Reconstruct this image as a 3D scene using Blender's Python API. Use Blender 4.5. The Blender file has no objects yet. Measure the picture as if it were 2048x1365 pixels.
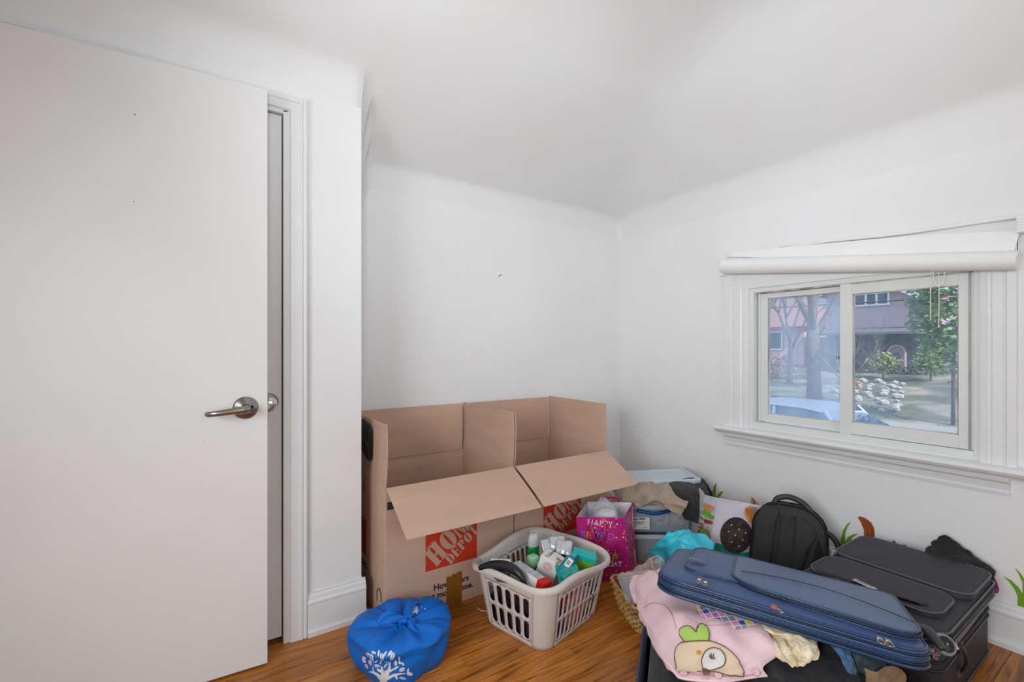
import bpy, bmesh, math, random
from mathutils import Vector, Matrix, noise
random.seed(7)
PI = math.pi
S = bpy.context.scene
COL = S.collection
# ---------------------------------------------------------------- camera
F = 920.0; CX = 1024.0; YH = 697.0; CH = 1.12
YAW = math.radians(56.2); CA, SA = math.cos(YAW), math.sin(YAW)
cam_d = bpy.data.cameras.new('camera'); cam = bpy.data.objects.new('camera', cam_d); COL.objects.link(cam)
cam_d.sensor_width = 36; cam_d.lens = F/2048*36; cam_d.shift_y = (YH-682.5)/2048
cam_d.clip_start = .02; cam_d.clip_end = 500
cam.location = (0, 0, CH); cam.rotation_euler = (PI/2, 0, YAW-PI/2)
S.camera = cam
# ---------------------------------------------------------------- world, sun, exposure
S.view_settings.view_transform = 'Standard'; S.view_settings.look = 'None'
S.view_settings.exposure = 0.0; S.view_settings.gamma = 1; S.view_settings.use_curve_mapping = False
S.cycles.use_denoising = True
S.cycles.max_bounces = 12; S.cycles.diffuse_bounces = 6; S.cycles.transparent_max_bounces = 24
w = bpy.data.worlds.new('sky'); S.world = w; w.use_nodes = True
bg = w.node_tree.nodes['Background']; bg.inputs[0].default_value = (.62, .76, 1, 1); bg.inputs[1].default_value = 1.7
sd = bpy.data.lights.new('sun', 'SUN'); sd.energy = 5.0; sd.angle = .01; sd.color = (1, .95, .86)
so = bpy.data.objects.new('sun', sd); COL.objects.link(so)
so.rotation_euler = Vector((-.16, -.72, .68)).to_track_quat('Z', 'Y').to_euler()
def area(name, loc, aim, sx, sy, e, col=(1, 1, 1)):
    d = bpy.data.lights.new(name, 'AREA'); d.shape = 'RECTANGLE'; d.size = sx; d.size_y = sy; d.energy = e; d.color = col
    o = bpy.data.objects.new(name, d); COL.objects.link(o); o.location = loc
    o.rotation_euler = (Vector(loc)-Vector(aim)).to_track_quat('Z', 'Y').to_euler(); return o
area('rear_fill_light', (-1.22, .2, 1.15), (2.3, .95, .35), 1.2, 1.2, 31, (.89, .955, 1)).data.spread = math.radians(132)  # added fill behind the lens; the back wall has no window
area('front_fill_light', (.7, -1.5, 1.35), (.7, 2, 1.1), 1.8, 1.2, 14, (.89, .955, 1))  # added fill to brighten the door wall; no window there
fd_ = bpy.data.lights.new('bounced_flash', 'SPOT'); fd_.energy = 96; fd_.spot_size = math.radians(95); fd_.spot_blend = 1; fd_.shadow_soft_size = .12; fd_.color = (.90, .96, 1)
fo_ = bpy.data.objects.new('bounced_flash', fd_); COL.objects.link(fo_); fo_.location = (-.12, -.12, 1.45)
fo_.rotation_euler = (Vector(fo_.location)-Vector((1.45, 1.45, 2.35))).to_track_quat('Z', 'Y').to_euler()

# ---------------------------------------------------------------- helpers
def V(*a): return Vector(a)
def dirp(x, y):
    d = (x-CX)/F
    return V(CA+d*SA, SA-d*CA, (YH-y)/F)
def atz(x, y, z):
    d = dirp(x, y); return V(0, 0, CH)+d*((z-CH)/d.z)
def atX(x, y, X):
    d = dirp(x, y); return V(0, 0, CH)+d*(X/d.x)
def srgb(h):
    r = []
    for i in (0, 2, 4):
        c = int(h[i:i+2], 16)/255; r.append(c/12.92 if c <= .04045 else ((c+.055)/1.055)**2.4)
    return (*r, 1)
class NT:
    def __init__(s, name):
        s.m = bpy.data.materials.new(name); s.m.use_nodes = True; s.t = s.m.node_tree; s.b = s.t.nodes['Principled BSDF']
    def n(s, t, **k):
        x = s.t.nodes.new(t)
        for a, b in k.items():
            if a in x.inputs: x.inputs[a].default_value = b
            else: setattr(x, a, b)
        return x
    def l(s, a, b): s.t.links.new(a, b)
def mat(name, col, rough=.6, metal=0, var=.0, vs=6., bump=0., bs=60., stretch=None, col2=None, spec=.5, coord='Object', alpha=1, trans=0, sheen=0, band=(.35, .65)):
    q = NT(name); b = q.b
    c = srgb(col)
    b.inputs['Base Color'].default_value = c; b.inputs['Roughness'].default_value = rough; b.inputs['Metallic'].default_value = metal
    b.inputs['Specular IOR Level'].default_value = spec
    if sheen: b.inputs['Sheen Weight'].default_value = sheen
    if alpha < 1: b.inputs['Alpha'].default_value = alpha
    if trans: b.inputs['Transmission Weight'].default_value = trans
    if var or col2 or bump:
        tc = q.n('ShaderNodeTexCoord'); mp = q.n('ShaderNodeMapping')
        if stretch: mp.inputs['Scale'].default_value = stretch
        q.l(tc.outputs[coord], mp.inputs[0])
    if var or col2:
        nz = q.n('ShaderNodeTexNoise', Scale=vs, Detail=5.); q.l(mp.outputs[0], nz.inputs['Vector'])
        cr = q.n('ShaderNodeValToRGB'); q.l(nz.outputs[0], cr.inputs[0])
        e = cr.color_ramp.elements; e[0].position = band[0]; e[1].position = band[1]
        if col2: e[0].color = c; e[1].color = srgb(col2)
        else:
            e[0].color = tuple(v*(1-var) for v in c[:3])+(1,); e[1].color = tuple(min(1, v*(1+var)) for v in c[:3])+(1,)
        q.l(cr.outputs[0], b.inputs['Base Color'])
    if bump:
        n2 = q.n('ShaderNodeTexNoise', Scale=bs, Detail=4.); q.l(mp.outputs[0], n2.inputs['Vector'])
        bp = q.n('ShaderNodeBump', Strength=bump, Distance=.004); q.l(n2.outputs[0], bp.inputs['Height']); q.l(bp.outputs[0], b.inputs['Normal'])
    return q.m

def link(name, me, m, parent=None, smooth=True, mods=()):
    o = bpy.data.objects.new(name, me); COL.objects.link(o)
    if m is not None:
        if isinstance(m, (list, tuple)):
            for x in m: me.materials.append(x)
        else: me.materials.append(m)
    if smooth: me.shade_smooth()
    if parent is not None: o.parent = parent
    return o
def org(p):
    o = V(0, 0, 0)
    while p is not None: o += p.location; p = p.parent
    return o
def part(name, bm, m, parent=None, smooth=False, label=None, sol=0, sub=0, bev=0, auto=None, kind=None, off=-1):
    """bm in world coordinates -> one mesh object under parent (world-to-parent shift applied)"""
    o0 = org(parent)
    for v in bm.verts: v.co -= o0
    me = bpy.data.meshes.new(name); bm.to_mesh(me); bm.free()
    o = link(name, me, m, parent, smooth)
    if sol:
        md = o.modifiers.new('s', 'SOLIDIFY'); md.thickness = sol; md.offset = off
    if bev:
        md = o.modifiers.new('b', 'BEVEL'); md.width = bev; md.segments = 2; md.limit_method = 'ANGLE'
    if sub:
        md = o.modifiers.new('d', 'SUBSURF'); md.levels = sub; md.render_levels = sub
    if auto: me.set_sharp_from_angle(angle=math.radians(auto))
    if label: o['label'] = label
    if kind: o['kind'] = kind
    return o
def thing(name, label, cat, loc, group=None):
    o = bpy.data.objects.new(name, None); COL.objects.link(o); o.location = loc; o.empty_display_size = .05
    o['label'] = label; o['category'] = cat
    if group: o['group'] = group
    return o
def tag(o, label, cat, group=None):
    o['label'] = label; o['category'] = cat
    if group: o['group'] = group
    return o
def struct(o): o['kind'] = 'structure'; return o
def single(name, bm, m, label, cat, loc, group=None, **k):
    """a top-level thing that is one mesh, origin at loc"""
    for v in bm.verts: v.co -= Vector(loc)
    o = part(name, bm, m, None, **k); o.location = loc
    return tag(o, label, cat, group)
def NB(): return bmesh.new()
def box(bm, x0, x1, y0, y1, z0, z1, mtx=None, mi=0):
    vs = [bm.verts.new(p) for p in ((x0,y0,z0),(x1,y0,z0),(x1,y1,z0),(x0,y1,z0),(x0,y0,z1),(x1,y0,z1),(x1,y1,z1),(x0,y1,z1))]
    if mtx:
        for v in vs: v.co = mtx @ v.co
    for f in ((0,3,2,1),(4,5,6,7),(0,1,5,4),(1,2,6,5),(2,3,7,6),(3,0,4,7)):
        bm.faces.new([vs[i] for i in f]).material_index = mi
    return bm
def B(*a, **k): return box(NB(), *a, **k)
def rbox(bm, x0, x1, y0, y1, z0, z1, r, mtx=None, seg=3):
    t = bmesh.new(); box(t, x0, x1, y0, y1, z0, z1)
    bmesh.ops.bevel(t, geom=list(t.edges), offset=r, segments=seg, affect='EDGES', profile=.5)
    merge(bm, t, mtx); return bm
def merge(bm, t, mtx=None):
    mp = {}
    for v in t.verts: mp[v] = bm.verts.new(mtx @ v.co if mtx else v.co)
    for f in t.faces:
        try: bm.faces.new([mp[v] for v in f.verts])
        except ValueError: pass
    t.free()
def frame(o, ex, ey, ez=None):
    ex = Vector(ex).normalized(); ey = Vector(ey)
    ey = (ey-ex*ey.dot(ex)).normalized()
    ez = ex.cross(ey) if ez is None else Vector(ez)
    return Matrix(((ex.x, ey.x, ez.x, o[0]), (ex.y, ey.y, ez.y, o[1]), (ex.z, ey.z, ez.z, o[2]), (0, 0, 0, 1)))
def tube(bm, pts, r, n=8, closed=False, flat=1.0, up=None):
    pts = [Vector(p) for p in pts]; N = len(pts); rings = []
    pu = Vector(up) if up else None
    for i, p in enumerate(pts):
        if closed: d = pts[(i+1) % N]-pts[i-1]
        else: d = pts[min(i+1, N-1)]-pts[max(i-1, 0)]
        d.normalize()
        a = pu if pu else V(0, 0, 1)
        if abs(a.dot(d)) > .97: a = V(1, 0, 0)
        x = d.cross(a).normalized(); y = x.cross(d).normalized()
        if pu is None: pu = y
        elif up is None: pu = y
        rr = r[i] if isinstance(r, (list, tuple)) else r
        rings.append([bm.verts.new(p+x*math.cos(2*PI*k/n)*rr+y*math.sin(2*PI*k/n)*rr*flat) for k in range(n)])
    M = N if closed else N-1
    for i in range(M):
        a, b = rings[i], rings[(i+1) % N]
        for k in range(n): bm.faces.new((a[k], a[(k+1) % n], b[(k+1) % n], b[k]))
    if not closed:
        bm.faces.new(rings[0][::-1]); bm.faces.new(rings[-1])
    return bm
def lathe(bm, prof, mtx=None, n=24):
    rings = []
    for r, z in prof:
        rings.append([bm.verts.new((r*math.cos(2*PI*k/n), r*math.sin(2*PI*k/n), z)) for k in range(n)])
    if mtx:
        for R in rings:
            for v in R: v.co = mtx @ v.co
    for a, b in zip(rings, rings[1:]):
        for k in range(n): bm.faces.new((a[k], a[(k+1) % n], b[(k+1) % n], b[k]))
    bm.faces.new(rings[0][::-1]); bm.faces.new(rings[-1]); return bm
def rrect(W, H, r, seg=6, rt=None):
    """rounded rectangle centred on 0; rt radius of the +y corners"""
    pts = []; rt = r if rt is None else rt
    for (sx, sy, a0) in ((1, -1, -PI/2), (1, 1, 0), (-1, 1, PI/2), (-1, -1, PI)):
        R = rt if sy > 0 else r
        R = max(R, 1e-4)
        cx, cy = sx*(W/2-R), sy*(H/2-R)
        for k in range(seg+1):
            a = a0+PI/2*k/seg; pts.append((cx+R*math.cos(a), cy+R*math.sin(a)))
    return pts
def loft(bm, W, H, r, prof, mtx=None, seg=6, rt=None, cap0=True, cap1=True, dome=0, fn=None):
    """rings of rounded rectangles; prof = [(inset, z), ...]"""
    rings = []
    for ins, z in prof:
        p2 = rrect(W-2*ins, H-2*ins, max(r-ins, .002), seg, None if rt is None else max(rt-ins, .002))
        R = []
        for x, y in p2:
            p = V(x, y, z)
            if fn: p = fn(p)
            R.append(bm.verts.new(mtx @ p if mtx else p))
        rings.append(R)
    n = len(rings[0])
    for a, b in zip(rings, rings[1:]):
        for k in range(n): bm.faces.new((a[k], a[(k+1) % n], b[(k+1) % n], b[k]))
    if cap0: bm.faces.new(rings[0][::-1])
    if cap1:
        if dome:
            last = rings[-1]; ins, z = prof[-1]
            for j, fct in enumerate((.75, .5, .25, .08)):
                p2 = rrect((W-2*ins)*fct, (H-2*ins)*fct, max(r-ins, .002)*fct, seg, None if rt is None else max(rt-ins, .002)*fct)
                zz = z+dome*(1-fct*fct)
                R = []
                for x, y in p2:
                    p = V(x, y, zz)
                    if fn: p = fn(p)
                    R.append(bm.verts.new(mtx @ p if mtx else p))
                for k in range(n): bm.faces.new((last[k], last[(k+1) % n], R[(k+1) % n], R[k]))
                last = R
            bm.faces.new(last)
        else: bm.faces.new(rings[-1])
    return bm
def cr(a, b, c, d, t): return .5*((2*b)+(c-a)*t+(2*a-5*b+4*c-d)*t*t+(3*b-a-3*c+d)*t*t*t)
def crow(P, n):
    out = []; m = len(P)-1
    for i in range(n+1):
        s = i/n*m; k = min(int(s), m-1); t = s-k
        a = P[k-1] if k > 0 else P[0]*2-P[1]
        d = P[k+2] if k+2 <= m else P[m]*2-P[m-1]
        out.append(cr(a, P[k], P[k+1], d, t))
    return out
def cloth(bm, grid, nu, nv, amp=.004, freq=14, seed=0, ridg=True, fold=None, pin=False):
    """smooth surface through a grid of points, with folds along the normal"""
    g = [[Vector(p) for p in row] for row in grid]
    rows = [crow(r, nu) for r in g]
    cols = [crow([rows[j][i] for j in range(len(rows))], nv) for i in range(nu+1)]
    P = [[cols[i][j] for i in range(nu+1)] for j in range(nv+1)]
    Q = [[None]*(nu+1) for _ in range(nv+1)]
    for j in range(nv+1):
        for i in range(nu+1):
            du = P[j][min(i+1, nu)]-P[j][max(i-1, 0)]; dv = P[min(j+1, nv)][i]-P[max(j-1, 0)][i]
            nn = du.cross(dv)
            if nn.length < 1e-12: nn = V(0, 0, 1)
            nn.normalize(); p = P[j][i]
            q = p*freq+V(seed*7.3, seed*3.1, seed)
            a = noise.noise(q)
            if ridg: h = (1-abs(a)*2.2)+.5*(1-abs(noise.noise(q*2.1))*2)-.9
            else: h = a+.4*noise.noise(q*2.3)
            if fold: h += fold(i/nu, j/nv)
            Q[j][i] = p+nn*amp*h
    vs = [[bm.verts.new(Q[j][i]) for i in range(nu+1)] for j in range(nv+1)]; new = []
    for j in range(nv):
        for i in range(nu): new.append(bm.faces.new((vs[j][i], vs[j][i+1], vs[j+1][i+1], vs[j+1][i])))
    bm.normal_update(); c0 = V(0, 0, CH)                 # outer side faces the room
    if sum(f.normal.dot(c0-f.verts[0].co) for f in new) < 0:
        for f in new: f.normal_flip()
    return bm
def pg(rows): return [[atz(*p) for p in r] for r in rows]
def poly(bm, pts, mtx=None, depth=0):
    vs = [bm.verts.new(mtx @ V(*p, 0) if len(p) == 2 else (mtx @ V(*p) if mtx else V(*p))) for p in pts]
    f = bm.faces.new(vs)
    if len(pts) > 4: f.normal_update(); bmesh.ops.triangulate(bm, faces=[f])
    return bm
def text_bm(s, size=1., bold=0., space=1.):
    cu = bpy.data.curves.new('t', 'FONT'); cu.body = s; cu.size = size; cu.offset = bold; cu.space_character = space
    cu.resolution_u = 3
    o = bpy.data.objects.new('t', cu); COL.objects.link(o)
    dg = bpy.context.evaluated_depsgraph_get(); me = bpy.data.meshes.new_from_object(o.evaluated_get(dg))
    t = bmesh.new(); t.from_mesh(me); bpy.data.objects.remove(o); bpy.data.curves.remove(cu); bpy.data.meshes.remove(me)
    return t
def text(s, mtx, size, bold=0., space=1.):
    bm = NB(); merge(bm, text_bm(s, size, bold, space), mtx); return bm

# ---------------------------------------------------------------- materials
def wall_mat():
    q = NT('wall_paint'); b = q.b; b.inputs['Roughness'].default_value = .55; b.inputs['Specular IOR Level'].default_value = .3
    g = q.n('ShaderNodeNewGeometry')
    nz = q.n('ShaderNodeTexNoise', Scale=2.2, Detail=3.); q.l(g.outputs['Position'], nz.inputs['Vector'])
    c = q.n('ShaderNodeValToRGB'); q.l(nz.outputs[0], c.inputs[0]); e = c.color_ramp.elements
    e[0].color = srgb('e6e6e5'); e[0].position = .3; e[1].color = srgb('e9eaeb'); e[1].position = .7
    n3 = q.n('ShaderNodeTexNoise', Scale=2.6, Detail=2.); q.l(g.outputs['Position'], n3.inputs['Vector'])
    st = q.n('ShaderNodeMapRange'); q.l(n3.outputs[0], st.inputs[0]); st.inputs[1].default_value = .68; st.inputs[2].default_value = .78; st.inputs[4].default_value = .25
    mx = q.n('ShaderNodeMix', data_type='RGBA'); q.l(st.outputs[0], mx.inputs[0]); q.l(c.outputs[0], mx.inputs[6]); mx.inputs[7].default_value = srgb('e6dcc4')
    q.l(mx.outputs[2], b.inputs['Base Color'])
    n2 = q.n('ShaderNodeTexNoise', Scale=9., Detail=3.); q.l(g.outputs['Position'], n2.inputs['Vector'])
    bp = q.n('ShaderNodeBump', Strength=.12, Distance=.01); q.l(n2.outputs[0], bp.inputs['Height']); q.l(bp.outputs[0], b.inputs['Normal'])
    return q.m
M_wall = wall_mat()
M_trim = mat('trim_paint', 'e4e5e6', .38, var=.02, vs=5, bump=.08, bs=40)
M_door = mat('door_paint', 'e4e4e3', .42, var=.02, vs=2.5, bump=.05, bs=25)
M_sash = mat('sash_vinyl', 'dcdfdc', .45, var=.03, vs=8, stretch=(1, 1, .2))
M_grime = mat('window_channel', '8d8f8c', .7, col2='c9cac6', vs=14, stretch=(1, 1, .3))
M_dark = mat('black_and_gap_shade', '17120e', .9)  # plain black for small parts; painted shade on the closet sheet
M_steel = mat('satin_nickel', '97938c', .32, metal=1, bump=.02, bs=200)
M_chrome = mat('chrome', 'c9c6c0', .16, metal=1)
def oak():
    q = NT('oak_plank'); b = q.b
    tc = q.n('ShaderNodeTexCoord'); oi = q.n('ShaderNodeObjectInfo')
    ad = q.n('ShaderNodeVectorMath', operation='ADD'); q.l(tc.outputs['Object'], ad.inputs[0])
    cmb = q.n('ShaderNodeCombineXYZ'); mu = q.n('ShaderNodeMath', operation='MULTIPLY'); q.l(oi.outputs['Random'], mu.inputs[0]); mu.inputs[1].default_value = 37.
    q.l(mu.outputs[0], cmb.inputs[0]); q.l(mu.outputs[0], cmb.inputs[1]); q.l(cmb.outputs[0], ad.inputs[1])
    mp = q.n('ShaderNodeMapping'); mp.inputs['Scale'].default_value = (1.6, 26, 26); q.l(ad.outputs[0], mp.inputs[0])
    nz = q.n('ShaderNodeTexNoise', Scale=1.7, Detail=6., Distortion=1.4); q.l(mp.outputs[0], nz.inputs['Vector'])
    c = q.n('ShaderNodeValToRGB'); q.l(nz.outputs[0], c.inputs[0]); e = c.color_ramp.elements
    e[0].position = .28; e[0].color = srgb('6b3d16'); e[1].position = .60; e[1].color = srgb('bd7d42')
    x = c.color_ramp.elements.new(.45); x.color = srgb('ab6a2e')
    mp2 = q.n('ShaderNodeMapping'); mp2.inputs['Scale'].default_value = (5, 160, 100); q.l(ad.outputs[0], mp2.inputs[0])
    n2 = q.n('ShaderNodeTexNoise', Scale=1.5, Detail=3.); q.l(mp2.outputs[0], n2.inputs['Vector'])
    c2 = q.n('ShaderNodeValToRGB'); q.l(n2.outputs[0], c2.inputs[0]); c2.color_ramp.elements[0].position = .38; c2.color_ramp.elements[0].color = (.42, .38, .34, 1); c2.color_ramp.elements[1].position = .56; c2.color_ramp.elements[1].color = (1, 1, 1, 1)
    mx = q.n('ShaderNodeMix', data_type='RGBA', blend_type='MULTIPLY'); mx.inputs[0].default_value = .55
    q.l(c.outputs[0], mx.inputs[6]); q.l(c2.outputs[0], mx.inputs[7])
    mr = q.n('ShaderNodeMapRange'); q.l(oi.outputs['Random'], mr.inputs[0]); mr.inputs[3].default_value = .88; mr.inputs[4].default_value = 1.38
    hs = q.n('ShaderNodeHueSaturation', Saturation=1.04); q.l(mr.outputs[0], hs.inputs['Value']); q.l(mx.outputs[2], hs.inputs['Color'])
    q.l(hs.outputs[0], b.inputs['Base Color']); b.inputs['Roughness'].default_value = .3
    n3 = q.n('ShaderNodeMapRange'); q.l(n2.outputs[0], n3.inputs[0]); n3.inputs[3].default_value = .25; n3.inputs[4].default_value = .42; q.l(n3.outputs[0], b.inputs['Roughness'])
    bp = q.n('ShaderNodeBump', Strength=.12, Distance=.002); q.l(n2.outputs[0], bp.inputs['Height']); q.l(bp.outputs[0], b.inputs['Normal'])
    return q.m
M_oak = oak()
def glass(h0, h1):
    q = NT('dusty_window_glass'); t = q.t
    out = [n for n in t.nodes if n.type == 'OUTPUT_MATERIAL'][0]; t.nodes.remove(q.b)
    tr = q.n('ShaderNodeBsdfTransparent'); tr.inputs[0].default_value = (.93, .97, 1, 1)
    gl = q.n('ShaderNodeBsdfGlossy', Roughness=.02); gl.inputs[0].default_value = (1, 1, 1, 1)
    tl = q.n('ShaderNodeBsdfTranslucent'); tl.inputs[0].default_value = (.78, .88, 1, 1)
    fr = q.n('ShaderNodeFresnel', IOR=1.45)
    g = q.n('ShaderNodeNewGeometry'); mp = q.n('ShaderNodeMapping'); mp.inputs['Scale'].default_value = (1, 3.5, .7); q.l(g.outputs['Position'], mp.inputs[0])
    nz = q.n('ShaderNodeTexNoise', Scale=2.2, Detail=2.); q.l(mp.outputs[0], nz.inputs['Vector'])
    mr = q.n('ShaderNodeMapRange'); q.l(nz.outputs[0], mr.inputs[0]); mr.inputs[1].default_value = .35; mr.inputs[2].default_value = .65; mr.inputs[3].default_value = h0; mr.inputs[4].default_value = h1
    m1 = q.n('ShaderNodeMixShader'); q.l(mr.outputs[0], m1.inputs[0]); q.l(tr.outputs[0], m1.inputs[1]); q.l(tl.outputs[0], m1.inputs[2])
    m2 = q.n('ShaderNodeMixShader'); q.l(fr.outputs[0], m2.inputs[0]); q.l(m1.outputs[0], m2.inputs[1]); q.l(gl.outputs[0], m2.inputs[2])
    q.l(m2.outputs[0], out.inputs[0]); return q.m
M_glass = glass(.10, .24); M_glass_l = glass(.30, .52)
def film(name, col, a=.3, rough=.12):
    q = NT(name); t = q.t; b = q.b; out = [n for n in t.nodes if n.type == 'OUTPUT_MATERIAL'][0]
    b.inputs['Base Color'].default_value = srgb(col); b.inputs['Roughness'].default_value = rough
    tr = q.n('ShaderNodeBsdfTransparent'); m = q.n('ShaderNodeMixShader')
    lw = q.n('ShaderNodeLayerWeight', Blend=.35); mr = q.n('ShaderNodeMapRange'); q.l(lw.outputs['Facing'], mr.inputs[0]); mr.inputs[3].default_value = a; mr.inputs[4].default_value = min(1, a+.45)
    q.l(mr.outputs[0], m.inputs[0]); q.l(tr.outputs[0], m.inputs[1]); q.l(b.outputs[0], m.inputs[2]); q.l(m.outputs[0], out.inputs[0]); return q.m
M_clear = film('clear_bin_plastic', 'c4d0d8', .26)
M_clear2 = film('clear_bin_rim', 'cfe0ec', .55)
M_poly = film('clear_polythene', 'dfe3e6', .22, .08)
M_card = mat('cardboard', 'c6a590', .82, var=.05, vs=3, bump=.15, bs=25, stretch=(1, 1, 6))
M_card_in = mat('cardboard_fold', '967560', .85)
M_red = mat('red_print', 'c0300c', .75, var=.06, vs=20)
M_ink = mat('black_print', '2d2725', .8)
M_cardink = mat('unprinted_kraft_letter', 'bd9c85', .85)
M_tape = mat('brown_packing_tape', '8a5a1e', .25, var=.12, vs=20)

# ================================================================ ROOM SHELL
XW, YA, YB, XJ = 2.51, 1.94, 2.34, .544
def sm(a, b, k):
    h = max(0, min(1, .5+.5*(b-a)/k)); return b*(1-h)+a*h-k*h*(1-h)
def ceil_z(x, y):
    za = 2.03+(2.34-y)*.475; zb = 2.02+(2.51-x)*.70
    z = sm(za, zb, .10); z = sm(z, 2.5, .09)
    z = sm(z, 1.90+(2.51-x)*3.6+.0, .10)
    z = sm(z, 1.93+(2.34-y)*4.2, .10) if x > .544 else z
    z = sm(z, 2.12+(1.94-y)*3.2+max(0, x-.544)*9, .07) if x < 1.2 else z
    return z
bm = NB(); nx, ny = 96, 96; xs = [-1.3+(2.52+1.3)*(1-(1-i/nx)**1.7) for i in range(nx+1)]; xs = sorted(xs+[.5438, .5442]); nx += 2; ys = [-1.6+(2.35+1.6)*(1-(1-j/ny)**1.7) for j in range(ny+1)]
g = [[bm.verts.new((x, y, ceil_z(x, y))) for x in xs] for y in ys]
for j in range(ny):
    for i in range(nx): bm.faces.new((g[j][i], g[j+1][i], g[j+1][i+1], g[j][i+1]))
struct(part('ceiling', bm, M_wall, smooth=True))
bm = NB()                                              # door wall: closet front with opening, return, recess
D0, D1, DH = -.50, .262, 2.022
box(bm, -1.3, D0, YA, YA+.12, 0, 2.6); box(bm, D0, D1, YA, YA+.12, DH, 2.6); box(bm, D1, XJ, YA, YA+.12, 0, 2.6)
box(bm, XJ-.1, XJ, YA+.12, YB, 0, 2.6); box(bm, XJ-.1, XW+.16, YB, YB+.12, 0, 2.3)
struct(part('wall_left', bm, M_wall))
WY0, WY1, WZ0, WZ1 = .462, 1.388, .688, 1.455
bm = NB()
box(bm, XW, XW+.16, -1.6, WY0, 0, 2.3); box(bm, XW, XW+.16, WY1, YB+.12, 0, 2.3)
box(bm, XW, XW+.16, WY0, WY1, 0, WZ0); box(bm, XW, XW+.16, WY0, WY1, WZ1, 2.3)
struct(part('wall_right', bm, M_wall))
struct(part('wall_back', B(-1.42, -1.3, -1.6, 2.06, 0, 2.6), M_wall))
struct(part('wall_front', B(-1.42, 2.67, -1.72, -1.6, 0, 2.6), M_wall))
# floor with oak strips laid one by one
fl = struct(part('floor', B(-1.3, XW, -1.6, YB, -.05, -.012), mat('subfloor', '2b1c10', .9)))
PWD = .0575; made = {}
def plank_mesh(L):
    k = round(L, 2)
    if k not in made:
        b = NB(); c = .0011
        pr = [(-PWD/2+.0004, -.012), (PWD/2-.0004, -.012), (PWD/2-.0004, -c), (PWD/2-.0004-c, 0), (-PWD/2+.0004+c, 0), (-PWD/2+.0004, -c)]
        a = [b.verts.new((0.0004, y, z)) for y, z in pr]; e = [b.verts.new((k-.0004, y, z)) for y, z in pr]
        for i in range(6): b.faces.new((a[i], e[i], e[(i+1) % 6], a[(i+1) % 6]))
        b.faces.new(a); b.faces.new(e[::-1])
        me = bpy.data.meshes.new('plank'); b.to_mesh(me); b.free(); me.materials.append(M_oak); made[k] = me
    return made[k], k
y = YB-PWD/2; row = 0
while y > .18:
    x = -.9+random.random()*.4-.3; xe = XW
    if y > YA+.05: x = XJ
    while x < xe-.01:
        L = random.choice((.6, .8, .9, 1.0, 1.2, 1.4)) if x > -.5 else .9
        if xe-x-L < .25: L = xe-x
        me, k = plank_mesh(L)
        o = bpy.data.objects.new('plank', me); COL.objects.link(o); o.parent = fl; o.location = (x, y, 0); x += k
    y -= PWD; row += 1
while y > -1.6:                                         # behind the lens: long boards
    me, k = plank_mesh(3.8); o = bpy.data.objects.new('plank', me); COL.objects.link(o); o.parent = fl; o.location = (-1.3, y, 0); y -= PWD
# baseboards (moulded profile swept along a run)
def sweep(bm, prof, a, b, out):
    """prof [(outset, z)] swept from a to b (xy), out = outward normal"""
    A = [bm.verts.new((a[0]+out[0]*d, a[1]+out[1]*d, z)) for d, z in prof]; C = [bm.verts.new((b[0]+out[0]*d, b[1]+out[1]*d, z)) for d, z in prof]
    n = len(prof)
    for i in range(n): bm.faces.new((A[i], A[(i+1) % n], C[(i+1) % n], C[i]))
    bm.faces.new(A[::-1]); bm.faces.new(C)
BP = [(0, 0), (.030, 0), (.030, .018), (.018, .022), (.018, .118), (.020, .122), (.020, .130), (.014, .136), (.012, .150), (.006, .156), (.006, .163), (0, .165)]
bm = NB(); sweep(bm, BP, (.332, YA), (XJ+.015, YA), (0, -1)); sweep(bm, BP, (XJ, YA-.0), (XJ, YB), (1, 0)); sweep(bm, BP, (XJ, YB), (XW, YB), (0, -1)); sweep(bm, BP, (-1.3, YA), (D0-.07, YA), (0, -1))
bmesh.ops.recalc_face_normals(bm, faces=bm.faces)
struct(part('baseboard_left', bm, M_trim))
bm = NB(); sweep(bm, BP, (XW, YB), (XW, -1.6), (-1, 0)); bmesh.ops.recalc_face_normals(bm, faces=bm.faces)
struct(part('baseboard_right', bm, M_trim))
# door casing round the closet door
t1 = bpy.data.objects.new('trim_1', None); COL.objects.link(t1); struct(t1)
CP = [(0, 0), (.012, 0), (.012, .006), (.020, .010), (.020, .040), (.024, .044), (.024, .050), (.018, .054), (.022, .060), (.022, .066), (0, .066)]
def casing(bm, x, sgn, z1):
    a = [(x+sgn*t, YA-d) for d, t in CP]
    lo = [bm.verts.new((p[0], p[1], 0)) for p in a]; hi = [bm.verts.new((x+sgn*t, YA-d, z1+t)) for d, t in CP]
    n = len(a)
    for i in range(n): bm.faces.new((lo[i], lo[(i+1) % n], hi[(i+1) % n], hi[i]))
    bm.faces.new(lo); return bm
bm = casing(NB(), D1+.002, 1, DH-.004); bmesh.ops.recalc_face_normals(bm, faces=bm.faces); part('side_casing', bm, M_trim, t1)
bm = casing(NB(), D0-.002, -1, DH-.004); bmesh.ops.recalc_face_normals(bm, faces=bm.faces); part('side_casing', bm, M_trim, t1)
bm = NB(); z1 = DH-.004
A = [bm.verts.new((D1+.002+t, YA-d, z1+t)) for d, t in CP]; C = [bm.verts.new((D0-.002-t, YA-d, z1+t)) for d, t in CP]
for i in range(len(CP)): bm.faces.new((A[i], A[(i+1) % len(CP)], C[(i+1) % len(CP)], C[i]))
bmesh.ops.recalc_face_normals(bm, faces=bm.faces); part('head_casing', bm, M_trim, t1)
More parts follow.
